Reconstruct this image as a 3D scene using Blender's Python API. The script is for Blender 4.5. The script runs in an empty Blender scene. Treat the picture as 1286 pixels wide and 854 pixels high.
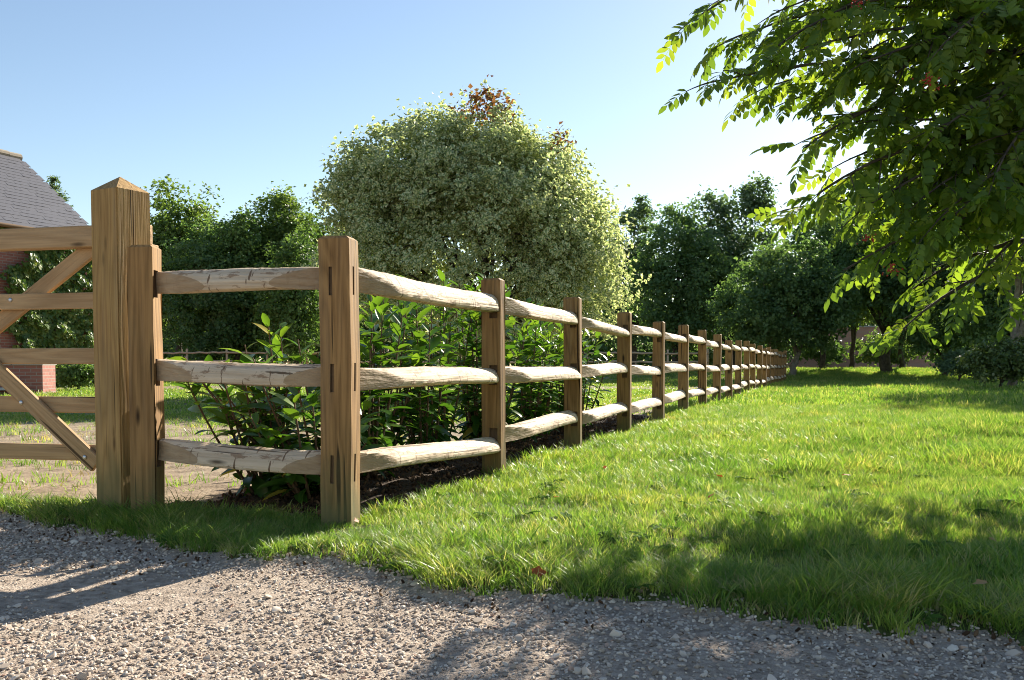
import bpy, bmesh, math, random
import numpy as np
from mathutils import Vector, Matrix, Euler
R = math.radians
SC = bpy.context.scene
COL = SC.collection
random.seed(7)
rng = np.random.default_rng(7)

# ------------------------------------------------------------------ camera
EYE = 0.6625; F = 1145.0; PITCH = R(2.2); W, HH = 1286.0, 854.0
HORIZON = 459.0
CY = HORIZON + F*math.tan(PITCH)
cam = bpy.data.cameras.new('camera'); camo = bpy.data.objects.new('camera', cam); COL.objects.link(camo)
camo.location = (0, 0, EYE); camo.rotation_euler = (R(90)-PITCH, 0, 0)
cam.sensor_width = 36; cam.lens = 36*F/W; cam.shift_y = (CY-HH/2)/W
cam.clip_start = 0.05; cam.clip_end = 3000
SC.camera = camo
# ------------------------------------------------------------------ sky and sun
SUN_AZ, SUN_EL = R(30), R(26.5)
wd = bpy.data.worlds.new('World'); SC.world = wd; wd.use_nodes = True
wn = wd.node_tree; sky = wn.nodes.new('ShaderNodeTexSky'); sky.sky_type = 'NISHITA'; sky.sun_disc = False
sky.sun_elevation = SUN_EL; sky.sun_rotation = SUN_AZ; sky.air_density = 1.0; sky.dust_density = 0.18; sky.ozone_density = 0.7
wn.links.new(sky.outputs[0], wn.nodes['Background'].inputs[0]); wn.nodes['Background'].inputs[1].default_value = 0.062
sl = bpy.data.lights.new('sun', 'SUN'); sl.energy = 5.0; sl.angle = R(0.53); sl.color = (1, .92, .78)
so = bpy.data.objects.new('sun', sl); COL.objects.link(so)
SUNV = Vector((math.sin(SUN_AZ)*math.cos(SUN_EL), math.cos(SUN_AZ)*math.cos(SUN_EL), math.sin(SUN_EL)))
so.rotation_euler = SUNV.to_track_quat('Z', 'Y').to_euler()
vs = SC.view_settings; vs.view_transform = 'Standard'; vs.look = 'None'; vs.gamma = 1.0; vs.use_curve_mapping = False
vs.exposure = 1.42
SC.cycles.pixel_filter_type = 'BLACKMAN_HARRIS'; SC.cycles.filter_width = 1.0
SC.cycles.max_bounces = 8; SC.cycles.diffuse_bounces = 5; SC.cycles.transmission_bounces = 6; SC.cycles.transparent_max_bounces = 2

def unproj(px, py, Y):
    """world X, Z of picture point (px, py) at world depth Y"""
    a = (px-W/2)/F; b = (CY-py)/F
    c, s = math.cos(PITCH), math.sin(PITCH)
    # ray: forward (0,c,-s) + a*(1,0,0) + b*(0,s,c)
    dy = c+b*s; dz = -s+b*c
    t = Y/dy
    return a*t, EYE+dz*t

# ------------------------------------------------------------------ helpers
def np_mesh(name, V, Fc, attrs=None, smooth=False):
    me = bpy.data.meshes.new(name)
    V = np.ascontiguousarray(V, dtype=np.float32); Fc = np.ascontiguousarray(Fc, dtype=np.int32)
    me.vertices.add(len(V)); me.vertices.foreach_set('co', V.ravel())
    k = Fc.shape[1]
    me.loops.add(Fc.size); me.loops.foreach_set('vertex_index', Fc.ravel())
    me.polygons.add(len(Fc)); me.polygons.foreach_set('loop_start', np.arange(len(Fc), dtype=np.int32)*k)
    me.update(calc_edges=True)
    for nm, (ty, arr) in (attrs or {}).items():
        a = me.attributes.new(nm, ty, 'POINT')
        a.data.foreach_set('vector' if ty == 'FLOAT_VECTOR' else 'value', np.ascontiguousarray(arr).ravel())
    me.polygons.foreach_set('use_smooth', np.full(len(Fc), bool(smooth)))
    return me
def link(name, me, mat=None, parent=None, loc=(0,0,0), rot=(0,0,0)):
    o = bpy.data.objects.new(name, me); COL.objects.link(o)
    if mat is not None and me is not None and len(me.materials) == 0: me.materials.append(mat)
    o.location = loc; o.rotation_euler = rot
    if parent: o.parent = parent
    return o
def tag(o, label=None, cat=None, group=None, kind=None):
    if label: o['label'] = label
    if cat: o['category'] = cat
    if group: o['group'] = group
    if kind: o['kind'] = kind
    return o
def thing(name, label, cat, loc=(0,0,0), rotz=0, group=None):
    o = bpy.data.objects.new(name, None); COL.objects.link(o); o.location = loc; o.rotation_euler = (0,0,rotz)
    o.empty_display_size = .1
    return tag(o, label, cat, group)
def bm_mesh(name, bm, smooth=False):
    me = bpy.data.meshes.new(name); bm.to_mesh(me); bm.free()
    if smooth:
        for p in me.polygons: p.use_smooth = True
    return me
def box_bm(sx, sy, sz, bevel=0.0, c=(0,0,0), bm=None, rot=None):
    b = bm or bmesh.new()
    r = bmesh.ops.create_cube(b, size=1.0)
    M = Matrix.Translation(c) @ (rot or Matrix.Identity(4)) @ Matrix.Diagonal((sx, sy, sz, 1))
    bmesh.ops.transform(b, matrix=M, verts=r['verts'])
    if bevel > 0:
        es = list({e for v in r['verts'] for e in v.link_edges})
        bmesh.ops.bevel(b, geom=es, offset=bevel, segments=1, affect='EDGES')
    return b
def tube(pts, rad, sides=8, wob=0.0, sd=0):
    """tapered tube along pts -> V, quad faces (ends closed by collapse)"""
    P = np.array(pts, float); n = len(P); r = np.array(rad, float)
    T = np.gradient(P, axis=0); T /= np.linalg.norm(T, axis=1)[:, None]+1e-9
    up = np.array([0.31, 0.17, 0.93]); 
    A = np.cross(T, up); A /= np.linalg.norm(A, axis=1)[:, None]+1e-9
    B = np.cross(T, A)
    th = np.linspace(0, 2*np.pi, sides, endpoint=False)
    rr = r[:, None]*(1+wob*np.random.default_rng(sd).standard_normal((n, sides)))
    V = P[:, None, :]+rr[..., None]*(np.cos(th)[None, :, None]*A[:, None, :]+np.sin(th)[None, :, None]*B[:, None, :])
    V = V.reshape(-1, 3)
    i = np.arange(n-1)[:, None]*sides; j = np.arange(sides)[None, :]; j2 = (j+1) % sides
    Fq = np.stack([i+j, i+j2, i+sides+j2, i+sides+j], -1).reshape(-1, 4)
    return V, Fq
class Acc:
    def __init__(s): s.V = []; s.F = []; s.n = 0; s.A = []
    def add(s, V, Fc, a=None):
        s.V.append(V); s.F.append(Fc+s.n); s.n += len(V)
        s.A.append(np.zeros(len(V)) if a is None else np.broadcast_to(a, (len(V),)))
    def mesh(s, name, smooth=False, attr=None):
        at = {attr: ('FLOAT', np.concatenate(s.A).astype(np.float32))} if attr else None
        return np_mesh(name, np.concatenate(s.V), np.concatenate(s.F), at, smooth)
def nz(v): return v/(np.linalg.norm(v, axis=-1, keepdims=True)+1e-9)
def sstep(a, b, x):
    t = np.clip((x-a)/(b-a), 0, 1); return t*t*(3-2*t)
def vnoise(x, y, s, seed=0):
    """cheap smooth pseudo noise -1..1"""
    a = np.sin(x*s*1.7+y*s*.9+seed*1.3)+np.sin(-x*s*.8+y*s*2.1+seed*2.7)+np.sin(x*s*3.1-y*s*1.3+seed*.7)*.6+np.sin(x*s*2.3+y*s*3.7+seed*4.1)*.6
    return a/3.2

# ------------------------------------------------------------------ materials
def newmat(name):
    m = bpy.data.materials.new(name); m.use_nodes = True
    nt = m.node_tree; b = nt.nodes['Principled BSDF']; return m, nt, nt.nodes, nt.links, b
def ramp(N, stops):
    r = N.new('ShaderNodeValToRGB'); e = r.color_ramp.elements
    while len(e) < len(stops): e.new(.5)
    for i, (p, c) in enumerate(stops): e[i].position = p; e[i].color = (*c, 1) if len(c) == 3 else c
    return r
def leaf_mat(name, stops, trans, tmix=.38, rough=.5, spec=.35, edge=None, attr='tint', boost=1.0):
    m, nt, N, L, b = newmat(name)
    a = N.new('ShaderNodeAttribute'); a.attribute_name = attr
    r = ramp(N, stops); L.new(a.outputs['Fac'], r.inputs[0]); col = r.outputs[0]
    if edge:
        e = N.new('ShaderNodeAttribute'); e.attribute_name = 'edge'
        er = ramp(N, [(.3, (0,0,0)), (.55, (1,1,1))]); L.new(e.outputs['Fac'], er.inputs[0])
        mx = N.new('ShaderNodeMix'); mx.data_type = 'RGBA'; L.new(er.outputs[0], mx.inputs[0])
        L.new(col, mx.inputs[6]); mx.inputs[7].default_value = (*edge, 1)
        # the reverted shoots (tint above .95) carry no pale margin
        g = N.new('ShaderNodeMath'); g.operation = 'GREATER_THAN'; g.inputs[1].default_value = .95; L.new(a.outputs['Fac'], g.inputs[0])
        m2 = N.new('ShaderNodeMix'); m2.data_type = 'RGBA'; L.new(g.outputs[0], m2.inputs[0]); L.new(mx.outputs[2], m2.inputs[6]); L.new(col, m2.inputs[7])
        col = m2.outputs[2]
    L.new(col, b.inputs['Base Color']); b.inputs['Roughness'].default_value = rough; b.inputs['Specular IOR Level'].default_value = spec
    t = N.new('ShaderNodeBsdfTranslucent')
    tm = N.new('ShaderNodeMix'); tm.data_type = 'RGBA'; tm.blend_type = 'MULTIPLY'; tm.inputs[0].default_value = 1
    L.new(col, tm.inputs[6]); tm.inputs[7].default_value = (*trans, 1); L.new(tm.outputs[2], t.inputs['Color'])
    ms = N.new('ShaderNodeMixShader'); ms.inputs[0].default_value = tmix
    L.new(b.outputs[0], ms.inputs[1]); L.new(t.outputs[0], ms.inputs[2])
    L.new(ms.outputs[0], N['Material Output'].inputs['Surface'])
    return m
def wood_mat(name, dark, light, axis, knots=True, marks=False, grain=1.0, green=0.0, rough=.75, foot=False):
    m, nt, N, L, b = newmat(name)
    tc = N.new('ShaderNodeTexCoord'); oi = N.new('ShaderNodeObjectInfo')
    ad = N.new('ShaderNodeVectorMath'); ad.operation = 'ADD'; sc = N.new('ShaderNodeMath'); sc.operation = 'MULTIPLY'; sc.inputs[1].default_value = 37.0
    L.new(oi.outputs['Random'], sc.inputs[0]); L.new(tc.outputs['Object'], ad.inputs[0]); L.new(sc.outputs[0], ad.inputs[1])
    def mapped(s_along, s_across):
        mp = N.new('ShaderNodeMapping'); v = [s_across]*3; v[axis] = s_along; mp.inputs['Scale'].default_value = v
        L.new(ad.outputs[0], mp.inputs['Vector']); return mp.outputs[0]
    # long figure of the grain: noise-warped bands
    n0 = N.new('ShaderNodeTexNoise'); L.new(mapped(.55, 7.5), n0.inputs['Vector']); n0.inputs['Scale'].default_value = 1; n0.inputs['Detail'].default_value = 2
    wv = N.new('ShaderNodeMath'); wv.operation = 'MULTIPLY'; wv.inputs[1].default_value = 26*grain; L.new(n0.outputs['Fac'], wv.inputs[0])
    fr = N.new('ShaderNodeMath'); fr.operation = 'PINGPONG'; fr.inputs[1].default_value = 1.0; L.new(wv.outputs[0], fr.inputs[0])
    n1 = N.new('ShaderNodeTexNoise'); L.new(mapped(5, 140), n1.inputs['Vector']); n1.inputs['Scale'].default_value = 1; n1.inputs['Detail'].default_value = 3
    n2 = N.new('ShaderNodeTexNoise'); L.new(mapped(2.5, 5), n2.inputs['Vector']); n2.inputs['Scale'].default_value = 1; n2.inputs['Detail'].default_value = 4
    m1 = N.new('ShaderNodeMix'); m1.data_type = 'FLOAT'; m1.inputs[0].default_value = .68; L.new(fr.outputs[0], m1.inputs[2]); L.new(n1.outputs['Fac'], m1.inputs[3])
    m2 = N.new('ShaderNodeMix'); m2.data_type = 'FLOAT'; m2.inputs[0].default_value = .4; L.new(m1.outputs[0], m2.inputs[2]); L.new(n2.outputs['Fac'], m2.inputs[3])
    r = ramp(N, [(.22, dark), (.62, light), (.85, tuple(min(1, c*1.15) for c in light))]); L.new(m2.outputs[0], r.inputs[0])
    col = r.outputs[0]
    def over(fac, c, mode='MIX'):
        nonlocal col
        mx = N.new('ShaderNodeMix'); mx.data_type = 'RGBA'; mx.blend_type = mode; L.new(fac, mx.inputs[0]); L.new(col, mx.inputs[6]); mx.inputs[7].default_value = (*c, 1)
        col = mx.outputs[2]
    if knots:
        vo = N.new('ShaderNodeTexVoronoi'); L.new(mapped(2.3, 9), vo.inputs['Vector']); vo.inputs['Scale'].default_value = 1
        kr = ramp(N, [(.05, (1,1,1)), (.13, (0,0,0))]); L.new(vo.outputs['Distance'], kr.inputs[0]); over(kr.outputs[0], tuple(c*.35 for c in dark))
    # drying checks: thin dark lines along the grain
    n3 = N.new('ShaderNodeTexNoise'); L.new(mapped(1.1, 48), n3.inputs['Vector']); n3.inputs['Scale'].default_value = 1; n3.inputs['Detail'].default_value = 1
    cr = ramp(N, [(.67, (0,0,0)), (.70, (1,1,1))]); L.new(n3.outputs['Fac'], cr.inputs[0]); over(cr.outputs[0], tuple(c*.35 for c in dark))
    if marks:   # bark flecks and drawknife nicks across the rail
        n4 = N.new('ShaderNodeTexNoise'); L.new(mapped(55, 10), n4.inputs['Vector']); n4.inputs['Scale'].default_value = 1; n4.inputs['Detail'].default_value = 4
        mr = ramp(N, [(.63, (0,0,0)), (.66, (.9,)*3)]); L.new(n4.outputs['Fac'], mr.inputs[0]); over(mr.outputs[0], (.15, .085, .045))
        n6 = N.new('ShaderNodeTexNoise'); L.new(mapped(8, 26), n6.inputs['Vector']); n6.inputs['Scale'].default_value = 1; n6.inputs['Detail'].default_value = 5; n6.inputs['Roughness'].default_value = .7
        pr6 = ramp(N, [(.555, (0,0,0)), (.60, (.85,)*3)]); L.new(n6.outputs['Fac'], pr6.inputs[0]); over(pr6.outputs[0], (.27, .17, .10))
    if marks == 'rail':
        ca = N.new('ShaderNodeAttribute'); ca.attribute_name = 'cut'
        cr2 = ramp(N, [(.495, (0,0,0)), (.505, (.92,)*3)]); L.new(ca.outputs['Fac'], cr2.inputs[0])
        rc = ramp(N, [(.2, (.25, .16, .085)), (.8, (.47, .335, .20))]); L.new(m2.outputs[0], rc.inputs[0])
        mxc = N.new('ShaderNodeMix'); mxc.data_type = 'RGBA'; L.new(cr2.outputs[0], mxc.inputs[0]); L.new(col, mxc.inputs[6]); L.new(rc.outputs[0], mxc.inputs[7]); col = mxc.outputs[2]
    if green:
        n5 = N.new('ShaderNodeTexNoise'); L.new(mapped(3, 6), n5.inputs['Vector']); n5.inputs['Scale'].default_value = 1
        gr = ramp(N, [(.45, (0,0,0)), (.7, (green,)*3)]); L.new(n5.outputs['Fac'], gr.inputs[0]); over(gr.outputs[0], (.16, .15, .06))
    # grey weathering in long streaks
    n7 = N.new('ShaderNodeTexNoise'); L.new(mapped(.9, 16), n7.inputs['Vector']); n7.inputs['Scale'].default_value = 1; n7.inputs['Detail'].default_value = 4
    w7 = ramp(N, [(.55, (0,0,0)), (.75, (.3,)*3)]); L.new(n7.outputs['Fac'], w7.inputs[0]); over(w7.outputs[0], (.24, .19, .13))
    if foot:   # damp, algae-stained foot of a post
        sx = N.new('ShaderNodeSeparateXYZ'); L.new(tc.outputs['Object'], sx.inputs[0])
        nf = N.new('ShaderNodeTexNoise'); L.new(mapped(5, 14), nf.inputs['Vector']); nf.inputs['Scale'].default_value = 1; nf.inputs['Detail'].default_value = 4
        mf = N.new('ShaderNodeMath'); mf.operation = 'MULTIPLY_ADD'; mf.inputs[1].default_value = .5; L.new(nf.outputs['Fac'], mf.inputs[0]); mf.inputs[2].default_value = -.25
        af = N.new('ShaderNodeMath'); af.operation = 'ADD'; L.new(sx.outputs['Z'], af.inputs[0]); L.new(mf.outputs[0], af.inputs[1])
        fr_ = ramp(N, [(.04, (.8,)*3), (.30, (0,0,0))]); L.new(af.outputs[0], fr_.inputs[0]); over(fr_.outputs[0], (.13, .125, .05))
    L.new(col, b.inputs['Base Color']); b.inputs['Roughness'].default_value = rough; b.inputs['Specular IOR Level'].default_value = .25
    bp = N.new('ShaderNodeBump'); bp.inputs['Strength'].default_value = .7; bp.inputs['Distance'].default_value = .014 if marks else .005
    L.new(m2.outputs[0], bp.inputs['Height']); L.new(bp.outputs[0], b.inputs['Normal'])
    return m
def noise_mat(name, stops, scale=8, detail=6, rough=.9, bump=.4, bdist=.02, scale2=None, spec=.2):
    m, nt, N, L, b = newmat(name)
    g = N.new('ShaderNodeNewGeometry')
    n = N.new('ShaderNodeTexNoise'); n.inputs['Scale'].default_value = scale; n.inputs['Detail'].default_value = detail; n.inputs['Roughness'].default_value = .65
    L.new(g.outputs['Position'], n.inputs['Vector'])
    r = ramp(N, stops); L.new(n.outputs['Fac'], r.inputs[0]); L.new(r.outputs[0], b.inputs['Base Color'])
    b.inputs['Roughness'].default_value = rough; b.inputs['Specular IOR Level'].default_value = spec
    n2 = N.new('ShaderNodeTexNoise'); n2.inputs['Scale'].default_value = scale2 or scale*4; n2.inputs['Detail'].default_value = 5; L.new(g.outputs['Position'], n2.inputs['Vector'])
    bp = N.new('ShaderNodeBump'); bp.inputs['Strength'].default_value = bump; bp.inputs['Distance'].default_value = bdist
    L.new(n2.outputs['Fac'], bp.inputs['Height']); L.new(bp.outputs[0], b.inputs['Normal'])
    return m
def inst_mat(name, stops, rough=.8, spec=.25, trans=None, tmix=.4, patch=None, psc=1.2):
    """colour from the per-instance random; patch = stops of a world-space patch colour multiplied in"""
    m, nt, N, L, b = newmat(name)
    oi = N.new('ShaderNodeObjectInfo'); r = ramp(N, stops); L.new(oi.outputs['Random'], r.inputs[0]); col = r.outputs[0]
    if patch:
        g = N.new('ShaderNodeNewGeometry'); n = N.new('ShaderNodeTexNoise'); n.inputs['Scale'].default_value = psc; n.inputs['Detail'].default_value = 4; L.new(g.outputs['Position'], n.inputs['Vector'])
        pr = ramp(N, patch); L.new(n.outputs['Fac'], pr.inputs[0])
        mx = N.new('ShaderNodeMix'); mx.data_type = 'RGBA'; mx.blend_type = 'MULTIPLY'; mx.inputs[0].default_value = 1
        L.new(col, mx.inputs[6]); L.new(pr.outputs[0], mx.inputs[7]); col = mx.outputs[2]
    L.new(col, b.inputs['Base Color']); b.inputs['Roughness'].default_value = rough; b.inputs['Specular IOR Level'].default_value = spec
    if trans:
        t = N.new('ShaderNodeBsdfTranslucent'); tm = N.new('ShaderNodeMix'); tm.data_type = 'RGBA'; tm.blend_type = 'MULTIPLY'; tm.inputs[0].default_value = 1
        L.new(col, tm.inputs[6]); tm.inputs[7].default_value = (*trans, 1); L.new(tm.outputs[2], t.inputs['Color'])
        ms = N.new('ShaderNodeMixShader'); ms.inputs[0].default_value = tmix
        L.new(b.outputs[0], ms.inputs[1]); L.new(t.outputs[0], ms.inputs[2]); L.new(ms.outputs[0], N['Material Output'].inputs['Surface'])
    return m
def plain(name, c, rough=.6, metal=0, spec=.4):
    m, nt, N, L, b = newmat(name); b.inputs['Base Color'].default_value = (*c, 1); b.inputs['Roughness'].default_value = rough; b.inputs['Metallic'].default_value = metal
    n = N.new('ShaderNodeTexNoise'); n.inputs['Scale'].default_value = 25; n.inputs['Detail'].default_value = 4
    r = ramp(N, [(.3, tuple(x*.75 for x in c)), (.7, tuple(min(1, x*1.15) for x in c))]); L.new(n.outputs['Fac'], r.inputs[0]); L.new(r.outputs[0], b.inputs['Base Color'])
    b.inputs['Specular IOR Level'].default_value = spec
    return m
def brick_mat(name, c1, c2, mortar):
    m, nt, N, L, b = newmat(name)
    uv = N.new('ShaderNodeUVMap'); uv.uv_map = 'UVMap'
    br = N.new('ShaderNodeTexBrick'); L.new(uv.outputs[0], br.inputs['Vector'])
    br.inputs['Color1'].default_value = (*c1, 1); br.inputs['Color2'].default_value = (*c2, 1); br.inputs['Mortar'].default_value = (*mortar, 1)
    br.inputs['Scale'].default_value = 1; br.inputs['Brick Width'].default_value = .225; br.inputs['Row Height'].default_value = .075; br.inputs['Mortar Size'].default_value = .008
    L.new(br.outputs['Color'], b.inputs['Base Color']); b.inputs['Roughness'].default_value = .9
    bp = N.new('ShaderNodeBump'); bp.inputs['Strength'].default_value = .6; bp.inputs['Distance'].default_value = .01; bp.invert = True
    L.new(br.outputs['Fac'], bp.inputs['Height']); L.new(bp.outputs[0], b.inputs['Normal'])
    return m

M = {}
M['post'] = wood_mat('post_wood', (.105, .047, .013), (.36, .20, .073), 2, green=.12, foot=True)
M['rail'] = wood_mat('rail_wood', (.40, .28, .175), (.68, .54, .38), 1, marks='rail', grain=.7)
M['gatepost'] = wood_mat('gatepost_wood', (.20, .105, .03), (.45, .275, .10), 2, green=.15, foot=True)
M['gate'] = wood_mat('gate_wood', (.27, .155, .068), (.49, .32, .165), 0, grain=.8)
M['farrail'] = wood_mat('pale_round_rail', (.42, .28, .17), (.62, .46, .31), 0)
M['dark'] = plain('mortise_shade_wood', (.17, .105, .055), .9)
M['bolt'] = plain('galvanised_steel', (.6, .6, .62), .35, .9)
M['bark'] = noise_mat('bark', [(.3, (.035, .028, .02)), (.7, (.12, .10, .075))], 9, 6, .95, .8, .03)
M['bark_pale'] = noise_mat('bark_pale', [(.3, (.12, .10, .075)), (.7, (.27, .24, .19))], 9, 6, .95, .6, .02)
M['stem'] = plain('laurel_stem', (.12, .07, .035), .7)
M['green_stem'] = plain('green_stem', (.10, .13, .03), .6)
M['grassbase'] = noise_mat('lawn_soil', [(.3, (.045, .06, .014)), (.55, (.09, .11, .03)), (.75, (.16, .14, .06))], 3.5, 8, .95, .8, .03, 30)
M['paddock'] = noise_mat('paddock_soil', [(.28, (.13, .095, .06)), (.5, (.27, .205, .14)), (.72, (.36, .29, .205))], 5.5, 10, .95, .6, .02, 40)
M['bed'] = noise_mat('bed_soil', [(.3, (.025, .017, .011)), (.55, (.075, .048, .03)), (.75, (.13, .085, .05))], 9, 8, .95, 1.0, .04, 25)
M['wood_floor'] = noise_mat('woodland_floor', [(.3, (.04, .04, .015)), (.6, (.09, .085, .035)), (.8, (.12, .10, .05))], 1.5, 8, .95, .6, .05, 9)
M['drive'] = noise_mat('drive_grit', [(.28, (.16, .12, .09)), (.5, (.38, .305, .24)), (.7, (.52, .43, .35))], 26, 8, .95, 1.0, .012, 120)
M['grass'] = inst_mat('grass_blades', [(0, (.085, .18, .025)), (.4, (.17, .29, .05)), (.8, (.29, .37, .09)), (1, (.48, .44, .20))], .42, .45, (1.2, 1.25, .6), .5,
                      patch=[(.32, (.75, .85, .8)), (.5, (1, 1, 1)), (.68, (1.3, 1.12, 1.0))], psc=1.3)
M['weed'] = inst_mat('lawn_weed', [(0, (.05, .11, .02)), (1, (.10, .18, .035))], .85, .08, (1.2, 1.25, .6), .35)
M['drygrass'] = inst_mat('dry_grass', [(0, (.28, .26, .10)), (1, (.50, .42, .21))], .6, .3, (1, .95, .7), .35)
M['stones'] = inst_mat('gravel_stone', [(0, (.25, .195, .15)), (.35, (.46, .375, .295)), (.7, (.60, .50, .405)), (.9, (.72, .63, .525)), (1, (.46, .29, .21))], .85, .25)
M['clods'] = inst_mat('soil_clod', [(0, (.035, .022, .014)), (.6, (.10, .06, .035)), (1, (.20, .12, .065))], .95, .1)
M['brick'] = brick_mat('red_brick', (.23, .085, .062), (.31, .12, .09), (.28, .22, .19))
M['brick_far'] = brick_mat('pale_pink_brick', (.45, .22, .15), (.50, .26, .18), (.42, .34, .28))
M['slate'] = plain('slate', (.125, .12, .13), .5)
M['ridge'] = plain('ridge_tile', (.32, .26, .19), .85)
M['coping'] = plain('coping_stone', (.45, .43, .40), .8)

# ------------------------------------------------------------------ ground heights and zones
TH = R(19.6)
Dv = np.array([math.sin(TH), math.cos(TH)]); Nv = np.array([math.cos(TH), -math.sin(TH)])
P0 = np.array([-.712, 3.774]); BAY = 1.8; NPOST = 20
EX = np.array([-60, -12, -6, -3.2, -2.35, -1.56, -.98, -.61, -.2, 0, .36, .58, .75, 1.0, 1.27, 2.5, 6, 12, 60])
EY = np.array([9, 6.5, 5.2, 4.45, 4.19, 3.63, 3.28, 3.15, 2.85, 2.70, 2.61, 2.59, 2.42, 2.29, 2.24, 1.75, .6, -1, -14])
def edge(x): return np.interp(x, EX, EY)+.05*np.sin(x*7.1)+.03*np.sin(x*17+1)+.02*np.sin(x*41+2)
def fence_sd(x, y): return (x-P0[0])*Nv[0]+(y-P0[1])*Nv[1]
def fence_t(x, y): return (x-P0[0])*Dv[0]+(y-P0[1])*Dv[1]
def bayline(x): return np.interp(x, [-60, -3.5, -1.95, -1.573, -.712, 0], [9.2, 4.75, 4.15, 3.98, 3.80, 3.774])
def Hgt(x, y):
    x = np.asarray(x, float); y = np.asarray(y, float)
    h = .5*sstep(34, 45, y)
    h = h+.035*vnoise(x, y, .45, 1)*sstep(5, 9, y)+.012*vnoise(x, y, 2.1, 2)
    h = h+.13*np.exp(-((x-5.2)/2.6)**2-((y-8.0)/1.8)**2)
    sd = fence_sd(x, y); t = fence_t(x, y)
    h = h+.055*np.exp(-((sd+.42)/.32)**2)*sstep(-.1, .6, t)*(1-sstep(7, 9, t))*(1+.5*vnoise(x, y, 6, 5))
    h = h-.045*(1-sstep(-.12, .1, y-edge(x)))+.006*vnoise(x, y, 9, 3)
    return h
def zone(x, y):
    """0 drive 1 lawn 2 paddock 3 soil bed 4 woodland floor"""
    z = np.full(np.shape(x), 2)
    sd = fence_sd(x, y); t = fence_t(x, y)
    nn = .07*vnoise(x, y, 5, 9)+.04*vnoise(x, y, 14, 4)
    z = np.where((sd > -.12+nn), 1, z)
    z = np.where((x < P0[0]+.1) & (y < bayline(x)+.06+nn), 1, z)
    bed = (sd > -1.0+nn*2) & (sd < .03+nn*1.8) & (t > .12+nn) & (t < 7.6) & (y > bayline(x)+.02)
    z = np.where(bed, 3, z)
    z = np.where(y > 44+2*vnoise(x, y, .2, 2), 4, z)
    z = np.where(y < edge(x), 0, z)
    return z
def axis_coords(lo, hi, dense_lo, dense_hi, step, growth=1.13):
    c = list(np.arange(dense_lo, dense_hi+1e-6, step))
    s = step
    while c[-1] < hi: s *= growth; c.append(c[-1]+s)
    s = step; pre = []
    v = dense_lo
    while v > lo: s *= growth; v -= s; pre.append(v)
    return np.array(pre[::-1]+c)
gx = axis_coords(-900, 900, -3.4, 3.6, .035, 1.07); gy = axis_coords(-300, 1200, 1.2, 7.0, .035, 1.055)
GX, GY = np.meshgrid(gx, gy); GZ = Hgt(GX, GY)
VV = np.stack([GX, GY, GZ], -1).reshape(-1, 3)
nx, ny = len(gx), len(gy)
I, J = np.meshgrid(np.arange(nx-1), np.arange(ny-1)); I = I.ravel(); J = J.ravel()
Q = np.stack([J*nx+I, J*nx+I+1, (J+1)*nx+I+1, (J+1)*nx+I], -1)
zc = zone((gx[I]+gx[I+1])/2, (gy[J]+gy[J+1])/2)
for zi, nm, mt in ((0, 'gravel_drive', 'drive'), (1, 'lawn', 'grassbase'), (2, 'paddock', 'paddock'), (3, 'soil_bed', 'bed'), (4, 'ground', 'wood_floor')):
    q = Q[zc == zi]; u, inv = np.unique(q, return_inverse=True)
    tag(link(nm, np_mesh(nm, VV[u], inv.reshape(q.shape), smooth=True), M[mt]), kind='structure')

# ------------------------------------------------------------------ house, planter
HA = R(65); HU = np.array([math.cos(HA), math.sin(HA)]); HN = np.array([math.sin(HA), -math.cos(HA)])   # along the eaves (away), out of the wall
hc = np.array([-12.5, 28.0])          # far eaves corner
EAVE, RIDGE, RUN, HLEN = 4.55, 7.33, 3.6, 9.0
house = thing('brick_house', 'red brick house with grey slate roof behind the wooden gate', 'house', (hc[0], hc[1], 0), HA)
# local frame: x along the eaves (away), y = -outward (into the house), z up
def quad_uv(name, quads, mat, parent):
    """quads: list of 4 corner points + (u,v) size"""
    V = []; Fq = []; UV = []
    for pts, (w, h) in quads:
        k = len(V); V += pts; Fq.append((k, k+1, k+2, k+3)); UV += [(0, 0), (w, 0), (w, h), (0, h)]
    me = bpy.data.meshes.new(name); me.from_pydata(V, [], Fq); uv = me.uv_layers.new(name='UVMap')
    for i, c in enumerate(UV): uv.data[i].uv = c
    return link(name, me, mat, parent)
OH = .22   # eaves overhang
wz = EAVE+OH*.77
d2 = 2*RUN-OH
wall = quad_uv('wall', [
    ([(-HLEN, OH, -.2), (-OH, OH, -.2), (-OH, OH, wz), (-HLEN, OH, wz)], (HLEN-OH, wz+.2)),
    ([(-OH, OH, -.2), (-OH, d2, -.2), (-OH, d2, wz), (-OH, OH, wz)], (d2-OH, wz+.2)),
    ([(-HLEN, d2, -.2), (-HLEN, OH, -.2), (-HLEN, OH, wz), (-HLEN, d2, wz)], (d2-OH, wz+.2)),
    ([(-OH, d2, -.2), (-HLEN, d2, -.2), (-HLEN, d2, wz), (-OH, d2, wz)], (HLEN-OH, wz+.2)),
    ([(-OH, OH, wz), (-OH, d2, wz), (-OH, RUN+.02, RIDGE-.12), (-OH, RUN-.02, RIDGE-.12)], (d2-OH, RIDGE-EAVE)),
    ([(-HLEN, d2, wz), (-HLEN, OH, wz), (-HLEN, RUN-.02, RIDGE-.12), (-HLEN, RUN+.02, RIDGE-.12)], (d2-OH, RIDGE-EAVE))], M['brick'], house)
rise = RIDGE-EAVE; slen = math.hypot(RUN, rise); pit = math.atan2(rise, RUN)
bm = bmesh.new()
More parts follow.
